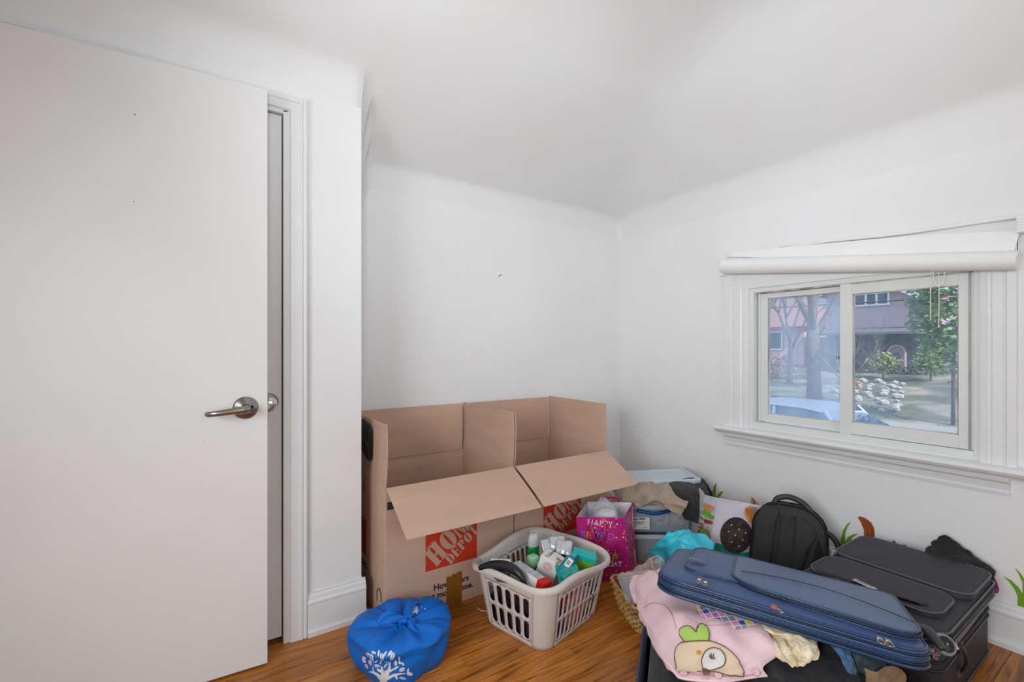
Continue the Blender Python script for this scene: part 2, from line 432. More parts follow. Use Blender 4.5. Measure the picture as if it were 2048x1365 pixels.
bm = NB(); box(bm, D1-.012, D1+.002, YA-.012, YA+.12, 0, DH); box(bm, D0, D0+.012, YA-.012, YA+.12, 0, DH); box(bm, D0+.012, D1-.012, YA-.0118, YA+.12, DH-.012, DH)
part('jamb', bm, M_trim, t1)
bm = NB(); box(bm, D0+.01, D1-.01, YA+.03, YA+.11, 0, .004); part('threshold', bm, mat('threshold_wood', '6d4520', .5), t1)
part('closet_darkness', B(D0, D1, YA+.125, YA+.135, 0, DH), M_dark, t1)

def lever(parent, c, n_in=-1, big=1., lever_dir=-1, low=0.):
    """rosette and lever; face looks to -Y"""
    m = frame(c, (1, 0, 0), (0, 0, 1), (0, -1, 0)) @ Matrix.Scale(1, 4)
    h = part('door_handle', lathe(NB(), [(.0385*big, 0), (.0385*big, .004), (.034*big, .009), (.016, .013), (.0135, .016), (.0135, .05), (.010, .054)], frame(c, (1, 0, 0), (0, 0, 1)), 32), M_steel, parent, smooth=True, auto=40)
    if lever_dir:
        bm = NB(); x, yy, z = c
        pts = [(x+.012, yy-.052, z), (x-.01, yy-.055, z-.001), (x-.045, yy-.056, z-.004), (x-.085, yy-.053, z-.008), (x-.108, yy-.046, z-.010), (x-.114, yy-.036, z-.010)]
        tube(bm, pts, [.012, .0135, .0105, .0095, .009, .007], 12, flat=.7, up=(0, -1, 0))
        part('lever', bm, M_steel, h, smooth=True)
        part('lock_button', lathe(NB(), [(.005, 0), (.005, .006), (.003, .007), (.002, .004)], frame((x+.018, yy-.012, z+.003), (1, 0, 0), (0, 0, 1)), 12), M_dark, h, smooth=True)
    else:
        part('knob', lathe(NB(), [(.0125, .01), (.0125, .03), (.022, .036), (.0265, .046), (.024, .058), (.012, .064)], frame(c, (1, 0, 0), (0, 0, 1)), 24), M_chrome, h, smooth=True)
    return h
# the closet door (closed)
d2 = struct(part('door_2', B(D0+.014, D1-.016, YA+.004, YA+.038, .022, DH-.016), M_door, bev=.0015))
lever(d2, (.200, YA+.004, .917), big=.9, lever_dir=0)
for zz in (.3, 1.75): part('hinge', B(D0+.004, D0+.016, YA-.006, YA+.004, zz, zz+.09), M_steel, d2)
# the entry door swung open in front of it
dm = Matrix.Translation((.186, 1.826, 0)) @ Matrix.Rotation(math.radians(-3.1), 4, 'Z')
bm = box(NB(), -.762, 0, 0, .035, .010, 2.033, dm)
d1 = struct(part('door_1', bm, M_door, bev=.002))
lever(d1, (.119, 1.829, .915))
part('strike_plate', box(NB(), 0, .0012, .006, .029, .86, .97, dm), M_steel, d1)
part('door_edge_latch', box(NB(), .001, .008, .011, .024, .905, .925, dm), M_chrome, d1)
for p in ((270, 230), (268, 404), (450, 767), (408, 884)):
    d = dirp(*p); q = V(0, 0, CH)+d*(1.838/d.y)
    part('paint_chip', lathe(NB(), [(.0022, 0), (.0015, .0015)], frame(q+V(0, -.003 if p[0] < 300 else -.001, 0), (1, 0, 0), (0, 0, 1)), 8), mat('chip', '9a958e', .8), d1)

# ---------------------------------------------------------------- window
wn = bpy.data.objects.new('window_1', None); COL.objects.link(wn); wn.location = (XW, .92, .7); struct(wn)
bm = NB()                                               # casings with fluted profile
def vcas(bm, y0, y1, z0, z1):
    n = 7; w_ = (y1-y0)
    prof = [(0, 0), (.018, 0), (.020, .18), (.016, .2), (.016, .3), (.019, .34), (.019, .62), (.015, .66), (.015, .7), (.022, .74), (.022, 1), (0, 1)]
    a = [bm.verts.new((XW-d, y0+t*w_, z0)) for d, t in prof]; b = [bm.verts.new((XW-d, y0+t*w_, z1)) for d, t in prof]
    for i in range(len(prof)): bm.faces.new((a[i], a[(i+1) % len(prof)], b[(i+1) % len(prof)], b[i]))
    bm.faces.new(a); bm.faces.new(b[::-1])
for (a, b) in ((1.380, 1.520), (.470, .374)):
    bm = NB(); vcas(bm, a, b, .665, 1.55); bmesh.ops.recalc_face_normals(bm, faces=bm.faces); part('side_casing', bm, M_trim, wn)
part('head_casing', B(XW-.018, XW, .374, 1.52, 1.448, 1.55), M_trim, wn, bev=.003)
# stool and apron
bm = NB()
SP = [(0, .634), (.030, .634), (.034, .640), (.050, .645), (.060, .652), (.064, .662), (.060, .672), (.054, .676), (0, .680)]
A = [bm.verts.new((XW-d, 1.562, z)) for d, z in SP]; C = [bm.verts.new((XW-d, .335, z)) for d, z in SP]
for i in range(len(SP)): bm.faces.new((A[i], A[(i+1) % len(SP)], C[(i+1) % len(SP)], C[i]))
bm.faces.new(A); bm.faces.new(C[::-1]); bmesh.ops.recalc_face_normals(bm, faces=bm.faces); part('stool', bm, M_trim, wn, smooth=True, auto=35)
bm = NB()
SP = [(0, .570), (.012, .570), (.014, .580), (.010, .585), (.012, .592), (.018, .612), (.030, .622), (.034, .636), (0, .636)]
A = [bm.verts.new((XW-d, 1.520, z)) for d, z in SP]; C = [bm.verts.new((XW-d, .392, z)) for d, z in SP]
for i in range(len(SP)): bm.faces.new((A[i], A[(i+1) % len(SP)], C[(i+1) % len(SP)], C[i]))
bm.faces.new(A); bm.faces.new(C[::-1]); bmesh.ops.recalc_face_normals(bm, faces=bm.faces); part('apron', bm, M_trim, wn)
bm = NB()                                               # frame in the wall thickness
box(bm, XW-.004, XW+.10, WY0, WY0+.030, WZ0, WZ1); box(bm, XW-.004, XW+.10, WY1-.028, WY1, WZ0, WZ1)
box(bm, XW-.0045, XW+.099, WY0+.030, WY1-.028, WZ0, WZ0+.028); box(bm, XW-.0045, XW+.099, WY0+.030, WY1-.028, WZ1-.030, WZ1)
part('window_frame', bm, M_sash, wn, bev=.001)
for yy in (.494, .502, .510): part('channel_strip', B(XW+.006, XW+.045, yy, yy+.005, WZ0+.03, WZ1-.032), M_grime if yy == .502 else M_sash, wn)
part('channel_strip', B(XW+.03, XW+.075, 1.340, 1.352, WZ0+.03, WZ1-.03), M_sash, wn)
part('channel_back', B(XW+.012, XW+.018, .4925, .5125, WZ0+.03, WZ1-.032), M_sash, wn)
part('track', B(XW+.004, XW+.06, .50, 1.36, WZ1-.036, WZ1-.030), M_grime, wn)
def sash(y0, y1, z0, z1, x0, x1, gy0, gy1, gz0, gz1, mg=None):
    s = NB()
    box(s, x0, x1, y0, gy0, z0, z1); box(s, x0, x1, gy1, y1, z0, z1)
    box(s, x0, x1, gy0, gy1, z0, gz0); box(s, x0, x1, gy0, gy1, gz1, z1)
    so_ = part('sash', s, M_sash, wn, bev=.0012)
    g_ = NB(); e = .004                                  # dark gasket line round the pane
    box(g_, x0+.004, x1-.004, gy0, gy0+e, gz0, gz1); box(g_, x0+.004, x1-.004, gy1-e, gy1, gz0, gz1)
    box(g_, x0+.004, x1-.004, gy0, gy1, gz0, gz0+e*.6); box(g_, x0+.004, x1-.004, gy0, gy1, gz1-e, gz1)
    part('gasket', g_, M_grime, so_)
    q = NB(); xm = (x0+x1)/2
    poly(q, [(xm, gy0, gz0), (xm, gy1, gz0), (xm, gy1, gz1), (xm, gy0, gz1)]); part('pane', q, mg or M_glass, so_)
    return so_
sash(.513, .952, .718, 1.422, XW+.008, XW+.032, .538, .902, .772, 1.374)
sash(.925, 1.340, .722, 1.418, XW+.036, XW+.060, .955, 1.306, .764, 1.392, M_glass_l)
bm = NB(); box(bm, XW+.026, XW+.036, .952, .972, 1.072, 1.078); rbox(bm, XW+.022, XW+.036, .966, .974, 1.066, 1.084, .002); part('latch', bm, M_steel, wn)
part('stile_cover', B(XW+.002, XW+.010, .906, .950, .716, 1.424), M_sash, wn, bev=.001)

# roller blind, one end hanging loose
M_blind = mat('blind_vinyl', 'ebebe9', .5, var=.02, vs=4)
bl = thing('roller_blind', 'white roller blind above the window, its roll sagging at the right end', 'blind', (2.45, .95, 1.55))
def slab(bm, pts, th, n):
    n = Vector(n); a = [bm.verts.new(p) for p in pts]; b = [bm.verts.new(Vector(p)+n*th) for p in pts]; k = len(pts)
    bm.faces.new(a[::-1]); bm.faces.new(b)
    for i in range(k): bm.faces.new((a[i], a[(i+1) % k], b[(i+1) % k], b[i]))
    return bm
bm = NB(); pa, pb = atX(1448, 533, 2.440), atX(2036, 521, 2.440)
tube(bm, [pa.lerp(pb, i/10) for i in range(11)], [.043-.008*i/10 for i in range(11)], 20); part('roll', bm, M_blind, bl, smooth=True, auto=50)
bm = NB()
slab(bm, [atX(1455, 514, 2.475), atX(1620, 518, 2.475), atX(1800, 512, 2.475), atX(2028, 508, 2.475), atX(2040, 462, 2.475), atX(1850, 470, 2.475), atX(1700, 483, 2.475), atX(1600, 492, 2.475), atX(1470, 505, 2.475)], .004, (-1, 0, 0))
part('valance', bm, M_blind, bl)
bm = NB(); pa, pb = atX(1560, 497, 2.485), atX(2052, 434, 2.485)
tube(bm, [pa.lerp(pb, i/8)+V(0, 0, .004*math.sin(i)) for i in range(9)], .010, 12, flat=.8); part('top_rail', bm, M_blind, bl, smooth=True)
bm = NB(); slab(bm, [atX(1700, 480, 2.498), atX(1700, 496, 2.498), atX(2040, 470, 2.498), atX(2040, 440, 2.498)], .006, (-1, 0, 0)); part('back_rail', bm, M_trim, bl)
bm = NB()
slab(bm, [atX(1448, 512, 2.46), atX(1455, 512, 2.46), atX(1452, 552, 2.46), atX(1446, 552, 2.46)], .03, (-1, 0, 0)); part('end_cap', bm, M_blind, bl)
bm = NB(); c0 = atX(2043, 450, 2.47); box(bm, c0.x-.02, c0.x+.03, c0.y-.02, c0.y+.01, c0.z-.03, c0.z+.03)
for i in range(5): box(bm, c0.x-.024, c0.x-.019, c0.y-.018, c0.y+.008, c0.z-.026+i*.011, c0.z-.020+i*.011)
part('end_bracket', bm, M_trim, bl)
bm = NB()
for pts in ([(1862, 545), (1861, 590), (1861, 640)], [(1866, 545), (1868, 562), (1876, 572), (1886, 565), (1889, 545)], [(1877, 545), (1878, 600), (1877, 655)]):  # loop is the chain; lower strand ends model its faint reflections
    P3 = crow([atX(*p, 2.45) for p in pts], 30); tube(bm, P3, .0009, 6)
    for p in P3: lathe(bm, [(.0012, -.0021), (.0023, -.001), (.0023, .001), (.0012, .0021)], Matrix.Translation(p), 6)
part('bead_chain_and_reflections', bm, M_blind, bl, smooth=True)

# nail and wall marks
q = atX(0, 0, 1)
def on_back(x, y, Y=2.34):
    d = dirp(x, y); return V(0, 0, CH)+d*(Y/d.y)
bm = lathe(NB(), [(.0035, 0), (.0035, .003), (.0015, .006)], frame(on_back(998, 552), (1, 0, 0), (0, 0, 1)), 10)
tube(bm, [on_back(998, 552)+V(0, -.004, 0), on_back(1003, 550)+V(0, -.006, 0)], .0015, 6)
single('nail', bm, M_dark, 'small dark nail in the white wall above the cardboard boxes', 'nail', on_back(998, 552))
from mathutils.bvhtree import BVHTree
CAMP = V(0, 0, CH)
def hit(bvh, x, y):
    d = dirp(x, y).normalized(); p, n, i, dist = bvh.ray_cast(CAMP, d)
    if p is None: return None, None
    if n.dot(d) > 0: n = -n
    return p, n
def pin(bm, bvh, P, off=.0022, rings=5):
    """thin print lying on a surface: star-shaped outline in photo pixels laid on the mesh under it"""
    cx = sum(p[0] for p in P)/len(P); cy = sum(p[1] for p in P)/len(P)
    Q = []
    for i in range(len(P)):
        a, b = P[i], P[(i+1) % len(P)]; k = max(1, int(math.hypot(a[0]-b[0], a[1]-b[1])/6))
        Q += [(a[0]+(b[0]-a[0])*j/k, a[1]+(b[1]-a[1])*j/k) for j in range(k)]
    p, n = hit(bvh, cx, cy)
    if p is None: return bm
    cv = bm.verts.new(p+n*off); prev = None; m = len(Q)
    for r in range(1, rings+1):
        t = r/rings; R = []
        for x, y in Q:
            p, n = hit(bvh, cx+(x-cx)*t, cy+(y-cy)*t)
            R.append(bm.verts.new(p+n*off) if p is not None else None)
        for i in range(m):
            a, b = R[i], R[(i+1) % m]
            if a is None or b is None: continue
            if prev is None: bm.faces.new((cv, a, b))
            elif prev[i] and prev[(i+1) % m]: bm.faces.new((prev[i], a, b, prev[(i+1) % m]))
        prev = R
    return bm
def ptext(bm, bvh, s, o, ux, uy, size, off=.0026, bold=0., space=1.):
    """lettering laid on a surface; o, ux, uy in photo pixels"""
    t = text_bm(s, size, bold, space); t.normal_update(); bmesh.ops.triangulate(t, faces=t.faces)
    mp = {}
    for v in t.verts:
        p, n = hit(bvh, o[0]+ux[0]*v.co.x+uy[0]*v.co.y, o[1]+ux[1]*v.co.x+uy[1]*v.co.y)
        mp[v] = bm.verts.new(p+n*off) if p is not None else None
    for f in t.faces:
        vs = [mp[v] for v in f.verts]
        if all(vs): bm.faces.new(vs)
    t.free(); return bm
def bvh_of(bm):
    bm.normal_update(); return BVHTree.FromBMesh(bm)
def ell(cx, cy, rx, ry, a=0, n=16): return [(cx+rx*math.cos(2*PI*i/n)*math.cos(a)-ry*math.sin(2*PI*i/n)*math.sin(a), cy+rx*math.cos(2*PI*i/n)*math.sin(a)+ry*math.sin(2*PI*i/n)*math.cos(a)) for i in range(n)]
def recalc(bm): bmesh.ops.recalc_face_normals(bm, faces=bm.faces); return bm

# ================================================================ CARDBOARD BOXES
def LTR(c):
    """slab stencil capitals in a unit square, as convex polygons"""
    R = lambda a, b, c_, d: [(a, c_), (b, c_), (b, d), (a, d)]
    arc = lambda x0, y0, rx, ry, a, b, n=10: [(x0+rx*math.cos(a+(b-a)*i/n), y0+ry*math.sin(a+(b-a)*i/n)) for i in range(n+1)]
    def ring(x0, y0, rx, ry, ix, iy, a, b, n=10):
        return [[(x0+ex*math.cos(t), y0+ey*math.sin(t)) for ex, ey, t in ((rx, ry, a+(b-a)*i/n), (rx, ry, a+(b-a)*(i+1)/n), (ix, iy, a+(b-a)*(i+1)/n), (ix, iy, a+(b-a)*i/n))] for i in range(n)]
    return {'H': [R(.04, .40, 0, 1), R(.60, .96, 0, 1), R(.40, .60, .44, .56), R(-.02, .46, 0, .07), R(.54, 1.02, 0, .07), R(-.02, .46, .93, 1), R(.54, 1.02, .93, 1)],
            'O': ring(.5, .5, .52, .52, .10, .44, -PI/2, PI/2)+ring(.5, .5, .52, .52, .10, .44, PI/2, 3*PI/2),
            'M': [R(.0, .16, 0, 1), R(.66, 1.02, 0, 1), [(.0, 1), (.34, 1), (.60, .1), (.46, 0)], [(.70, 1), (.80, 1), (.56, 0), (.50, .1)], R(-.04, .22, 0, .07), R(.6, 1.06, 0, .07)],
            'E': [R(.04, .42, 0, 1), R(.42, .92, 0, .07), R(.42, .92, .93, 1), R(.42, .72, .46, .54), [(.76, 0), (.94, 0), (.94, .32)], [(.76, 1), (.94, 1), (.94, .68)], R(.68, .76, .34, .66)],
            'D': [R(.04, .42, 0, 1), R(-.02, .5, 0, .06), R(-.02, .5, .94, 1)]+ring(.46, .5, .52, .5, .16, .44, -PI/2, PI/2),
            'P': [R(.04, .42, 0, 1), R(-.02, .5, 0, .06), R(-.02, .5, .94, 1)]+ring(.48, .72, .46, .28, .10, .22, -PI/2, PI/2),
            'T': [R(.32, .68, 0, 1), R(.24, .76, 0, .06), R(.02, .98, .93, 1), [(.02, .93), (.12, .93), (.02, .66)], [(.88, .93), (.98, .93), (.98, .66)]]}[c]
def clip01(P):
    """clip a convex polygon to the unit square"""
    for ax, s, lim in ((0, 1, 0), (0, -1, -1), (1, 1, 0), (1, -1, -1)):
        out = []
        for i in range(len(P)):
            a, b = P[i], P[(i+1) % len(P)]; da, db = s*a[ax]-lim, s*b[ax]-lim
            if da >= 0: out.append(a)
            if da*db < 0:
                t = da/(da-db); out.append((a[0]+(b[0]-a[0])*t, a[1]+(b[1]-a[1])*t))
        P = out
        if len(P) < 3: return None
    return P
def logo_print(parent, M, size):
    red = NB(); poly(red, [(0, 0), (size, 0), (size, size), (0, size)], M @ Matrix.Translation((0, 0, .0005))); part('square_print', red, M_red, parent)
    bm = NB(); M2 = M @ Matrix.Translation((0, 0, .001)) @ Matrix.Scale(size, 4)
    a = math.radians(40); ca, sa = math.cos(a), math.sin(a)
    zk = [0]
    def put(s, x, y, w_, h, adv):
        for k, c in enumerate(s):
            for P in LTR(c):
                Q = [(x+(px*w_+k*adv)*ca-py*h*sa, y+(px*w_+k*adv)*sa+py*h*ca) for px, py in P]
                Q = clip01(Q)
                if Q: zk[0] += 1; poly(bm, Q, M2 @ Matrix.Translation((0, 0, zk[0]*.0001)))
    put('HOME', .205, .035, .27, .36, .30); put('DEPOT', .475, .005, .135, .19, .150)
    part('letters', bm, M_cardink, parent)
    bm = NB(); merge(bm, text_bm('THE', .085, .004), M2 @ Matrix.Translation((.06, .35, 0)) @ Matrix.Rotation(a, 4, 'Z')); part('letters', bm, M_cardink, parent)
def carton(x0, x1, label, side):
    y0, y1, h, t = 1.81, 2.325, .552, .005
    o = thing('cardboard_box', label, 'cardboard box', ((x0+x1)/2, (y0+y1)/2, 0), 'open moving boxes in the alcove')
    bm = NB(); rb = .004
    box(bm, x0, x1, y0, y0+t, 0, h); box(bm, x0, x1, y1-t, y1, 0, h); box(bm, x0, x0+t, y0+t, y1-t, 0, h); box(bm, x1-t, x1, y0+t, y1-t, 0, h); box(bm, x0+t, x1-t, y0+t, y1-t, 0, t)
    part('body', bm, M_card, o, bev=.0025)
    def flap(p0, p1, d, nrm):
        p0, p1, d, n = Vector(p0), Vector(p1), Vector(d), Vector(nrm)
        bm = NB(); e = (p1-p0).normalized()*.004; N = 8; ra = []
        for i in range(N+1):
            s = i/N; bend = n*.006*math.sin(s*PI*.9)
            ra.append([bm.verts.new(q) for q in (p0+e+d*s+bend, p1-e+d*s+bend, p1-e+d*s+bend+n*t, p0+e+d*s+bend+n*t)])
        for a, b in zip(ra, ra[1:]):
            for k in range(4): bm.faces.new((a[k], a[(k+1) % 4], b[(k+1) % 4], b[k]))
        bm.faces.new(ra[0][::-1]); bm.faces.new(ra[-1]); recalc(bm)
        fo = part('flap', bm, M_card, o)
        return fo
    fl_ = [flap((x0, y0+.002, h+.001), (x0, y1-.004, h+.001), (.004, 0, .258), (1, 0, 0)),
           flap((x1-t, y0+.002, h+.001), (x1-t, y1-.004, h+.001), (-.002 if side else .003, 0, .262), (1, 0, 0)),
           flap((x0+.008, y1-.006, h+.001), (x1-.008, y1-.006, h+.001), (0, .002, .256), (0, -1, 0)),
           flap((x0, y0, h+.002), (x1, y0, h+.002), (0, -.222, -.128), (0, .4, .9))]
    # crease line inside, tape, prints
    M = frame((x0+.172, y0, .178), (1, 0, 0), (0, 0, 1), (0, -1, 0)); logo_print(o, M, .247)
    part('slogan', text('How doers', frame((x0+.208, y0-.0008, .088), (1, 0, 0), (0, 0, 1), (0, -1, 0)), 0.037, .0012), M_ink, o)
    part('slogan', text('get more done.', frame((x0+.168, y0-.0008, .052), (1, 0, 0), (0, 0, 1), (0, -1, 0)), 0.037, .0012), M_ink, o)
    bm = NB(); n = 9
    top = [(x0+.268+.075*i/n, .128+.004*math.sin(i*2.1)+.012*i/n) for i in range(n+1)]
    poly(bm, [(x0+.268, y0-.0016, .002), (x0+.343, y0-.0016, .002)]+[(a, y0-.0016, b) for a, b in top[::-1]]); part('packing_tape', bm, M_tape, o)
    bm = NB(); poly(bm, [(x0+.008, y0-.0008, .470), (x0+.034, y0-.0008, .470), (x0+.034, y0-.0008, .502), (x0+.008, y0-.0008, .502)]); part('handle_hole_print', bm, M_ink, o)
    return o, fl_
bA, fA = carton(.602, 1.222, 'large open cardboard box nearer the door, black box symbol on its left flap', 0)
bB, fB = carton(1.228, 1.838, 'large open cardboard box nearer the window corner, behind the pink gift bag', 1)
# prints on the left side of the near box (X = .602 face)
def side_poly(name, P, m, d=.0008):
    bm = NB(); poly(bm, [(.602-d, y, z) for y, z in P]); return part(name, bm, m, bA)
M_navy = mat('dark_blue_black_print', '1b1f26', .6)
bm = NB()
xq = .6005
for P in ([(1.985, .775), (1.985, .640), (2.02, .622), (2.02, .752)], [(2.023, .752), (2.023, .622), (2.16, .655), (2.16, .780)], [(1.987, .779), (2.021, .756), (2.158, .784), (2.11, .800)]):
    poly(bm, [(xq, y, z) for y, z in P])
part('box_symbol_print', bm, M_navy, fA[0])
bm = NB()
for P in ([(2.0195, .752), (2.0225, .752), (2.0225, .622), (2.0195, .622)], [(1.984, .778), (2.020, .7535), (2.020, .756), (1.984, .781)], [(2.030, .694), (2.10, .709), (2.06, .698), (2.045, .687)]):
    poly(bm, [(xq-.0006, y, z) for y, z in P])
part('box_symbol_lines', bm, M_cardink, fA[0])
side_poly('red_side_print', [(2.07, .35), (2.07, .19), (2.30, .19), (2.30, .35)], M_red)
side_poly('side_print', [(2.06, .16), (2.06, .152), (2.25, .155), (2.25, .163)], M_ink); side_poly('side_print', [(2.05, .143), (2.05, .135), (2.25, .137), (2.25, .145)], M_ink)
side_poly('side_print', [(2.10, .52), (2.10, .47), (2.107, .47), (2.107, .52)], M_ink)
bm = NB(); M = frame((.6005, 1.885, .085), (0, -1, 0), (0, 0, 1), (-1, 0, 0))
for k in range(3):
    pts = [M @ V(.028*math.cos(a)*(1-.0*k), .040*math.sin(a), 0) for a in [2*PI*k/3+j*.16 for j in range(11)]]
    tube(bm, pts, .004, 4, flat=.15, up=(-1, 0, 0))
part('recycling_mark', bm, M_ink, bA)

# ================================================================ LAUNDRY BASKET
M_bask = mat('taupe_plastic', 'cfc6bf', .38, var=.02, vs=4)
bx = Vector((.970, .242, 0)); by = Vector((-.242, .970, 0)); bc = V(1.176, 1.528, 0)
BW, BH, BWb, BHb, BZ = .455, .405, .375, .318, .252
def bask_pt(s, v, o=0.):
    """s in 0..1 round the perimeter, v height 0..1, o outset"""
    W = BWb+(BW-BWb)*v; H = BHb+(BH-BHb)*v; r = .055+.02*v
    W += 2*o; H += 2*o; r += o
    segs = [W-2*r, PI*r/2, H-2*r, PI*r/2]*2; per = sum(segs); d = (s % 1)*per
    cx, cy = W/2-r, H/2-r
    base = [(-cx, -H/2, 1, 0), None, (W/2, -cy, 0, 1), None, (cx, H/2, -1, 0), None, (-W/2, cy, 0, -1), None]
    ctr = [None, (cx, -cy, -PI/2), None, (cx, cy, 0), None, (-cx, cy, PI/2), None, (-cx, -cy, PI)]
    for i, L in enumerate(segs):
        if d <= L or i == 7:
            if i % 2 == 0: x, y = base[i][0]+base[i][2]*d, base[i][1]+base[i][3]*d
            else:
                a = ctr[i][2]+d/r; x, y = ctr[i][0]+r*math.cos(a), ctr[i][1]+r*math.sin(a)
            break
        d -= L
    z = v*BZ
    if v > .72:                                          # the rim waves: higher at corners, dipping at the grips
        k = (v-.72)/.28; z += k*(.010*math.cos(4*PI*s+ .3)+.008*math.cos(8*PI*(s-.055)))
    return bc+bx*x+by*y+V(0, 0, z)
# perimeter layout: at mid height
r_ = .065; Wm, Hm = (BW+BWb)/2, (BH+BHb)/2; segl = [Wm-2*r_, PI*r_/2, Hm-2*r_, PI*r_/2]*2; per = sum(segl)
bounds = [0]
for L in segl: bounds.append(bounds[-1]+L/per)
bm = NB()
def quadgrid(s0, s1, v0, v1, n, m):
    g = [[bm.verts.new(bask_pt(s0+(s1-s0)*i/n, v0+(v1-v0)*j/m)) for i in range(n+1)] for j in range(m+1)]
    for j in range(m):
        for i in range(n): bm.faces.new((g[j][i], g[j][i+1], g[j+1][i+1], g[j+1][i]))
def slot(s0, s1, v0, v1, fw=.315, fv=.085):
    cs, cv = (s0+s1)/2, (v0+v1)/2; hs, hv = (s1-s0)/2, (v1-v0)/2
    N = 24; out, inn = [], []
    a_ = hs*2*fw; asp = (per)/(BZ)                       # slot half width in s, rounding in real units
    rv = a_*asp; hh = hv-fv*.35
    for k in range(N):
        t = 2*PI*k/N; cx_, sx_ = math.cos(t), math.sin(t)
        mm = max(abs(cx_), abs(sx_)); out.append((cs+hs*cx_/mm, cv+hv*sx_/mm))
        inn.append((cs+a_*cx_, cv+rv*sx_+(hh-rv)*(1 if sx_ > .01 else -1 if sx_ < -.01 else 0)))
    A = [bm.verts.new(bask_pt(*p)) for p in out]; Bv = [bm.verts.new(bask_pt(*p)) for p in inn]
    for k in range(N): bm.faces.new((A[k], A[(k+1) % N], Bv[(k+1) % N], Bv[k]))
for q, L in enumerate(segl):
    s0, s1 = bounds[q], bounds[q+1]
    if q % 2: quadgrid(s0, s1, .0, 1, 8, 14); continue
    n = 9 if q % 4 == 0 else 5
    if n == 5: a, b = s0+.004, s1-.004
    else: a, b = s0+.004, s1-.004
    quadgrid(s0, s1, 0, .08, 24, 2); quadgrid(s0, s1, .80, 1, 24, 5); quadgrid(s0, a, .08, .80, 1, 10); quadgrid(b, s1, .08, .80, 1, 10)
    for k in range(n):
        for v0, v1 in ((.08, .43), (.43, .80)): slot(a+(b-a)*k/n, a+(b-a)*(k+1)/n, v0, v1)
bmesh.ops.remove_doubles(bm, verts=bm.verts, dist=.0004)
n = 80; ring = [bm.verts.new(bask_pt(i/n, 0)) for i in range(n)]; bm.faces.new(ring)
recalc(bm)
lb = thing('laundry_basket', 'taupe plastic laundry basket full of toiletries on the wood floor', 'laundry basket', (1.176, 1.528, 0))
part('basket_wall', bm, M_bask, lb, smooth=True, sol=.003, off=0, auto=40)
bm = NB(); n = 120; RP = [(-.002, -.004), (.004, .004), (.012, .006), (.020, .001), (.023, -.008), (.021, -.016), (.0185, -.016), (.018, -.006), (.010, .001), (.002, -.006)]
rr = []
for i in range(n):
    a = bask_pt(i/n, 1); o_ = bask_pt(i/n, 1, .02)-a; o_.z = 0; o_.normalize()
    rr.append([bm.verts.new(a+o_*x+V(0, 0, z)) for x, z in RP])
for i in range(n):
    a, b = rr[i], rr[(i+1) % n]
    for k in range(len(RP)): bm.faces.new((a[k], b[k], b[(k+1) % len(RP)], a[(k+1) % len(RP)]))
recalc(bm); part('rim', bm, M_bask, lb, smooth=True, auto=60)
bm = NB(); tube(bm, crow([atz(1160, 1183, .13), atz(1166, 1190, .12), atz(1182, 1200, .10), atz(1188, 1195, .11), atz(1178, 1186, .13), atz(1165, 1183, .135)], 24), .0013, 6)
single('wire', bm, M_dark, 'thin black wire poking out of the laundry basket slots', 'wire', atz(1160, 1183, .13), smooth=True)
bm = NB(); tube(bm, [atz(962, 1211, .004), atz(954, 1217, .004), atz(962, 1222, .004), atz(975, 1224, .004)], .0018, 6)
single('cable_end', bm, mat('white_cable', 'e8e2da', .4), 'thin white cable end on the floor at the left of the laundry basket', 'cable', atz(962, 1211, 0), smooth=True)

# contents
def bk(x, y, z): return bc+bx*x+by*y+V(0, 0, z)
def bM(x, y, z, rz=0, rx=0, ry=0):
    return Matrix.Translation(bk(x, y, z)) @ Matrix.Rotation(math.atan2(.242, .970)+rz, 4, 'Z') @ Matrix.Rotation(rx, 4, 'X') @ Matrix.Rotation(ry, 4, 'Y')
cl = lambda n, c, r=.7, **k: mat(n, c, r, **k)
bm = NB(); cloth(bm, [[bk(x, y, .10+.03*math.sin(x*30+y*20)) for x in (-.18, -.06, .06, .18)] for y in (-.15, -.05, .05, .15)], 30, 26, .014, 18, 3)
single('dark_clothing', bm, cl('charcoal_cloth', '1f1d20', .9), 'crumpled charcoal clothing at the bottom of the laundry basket', 'clothing', bk(0, 0, .1), smooth=True)
M_blk = mat('black_plastic', '1d1e21', .32)
M_white_card = mat('white_carton', 'e6e4df', .5); M_teal = mat('teal_film', '17a89c', .28, col2='0b8d86', vs=12)
M_redc = mat('red_carton', 'cf1310', .45); M_greenp = mat('green_gel', '138a3c', .2); M_pink = mat('pink_film', 'cf8093', .35, col2='e4a9b5', vs=20)
M_purple = mat('purple_plastic', '4a3a86', .3); M_turq = mat('turquoise_carton', '12b3ad', .4); M_lime = mat('lime_print', '6cb63a', .5); M_grey = mat('grey_print', 'a9adb8', .6, col2='c8cad0', vs=60, band=(.45, .55))
M_mint = mat('mint_plastic', '9ed4b2', .35); M_silver = mat('silver_sachet', 'c4c6ca', .3, metal=.25, bump=.4, bs=60)
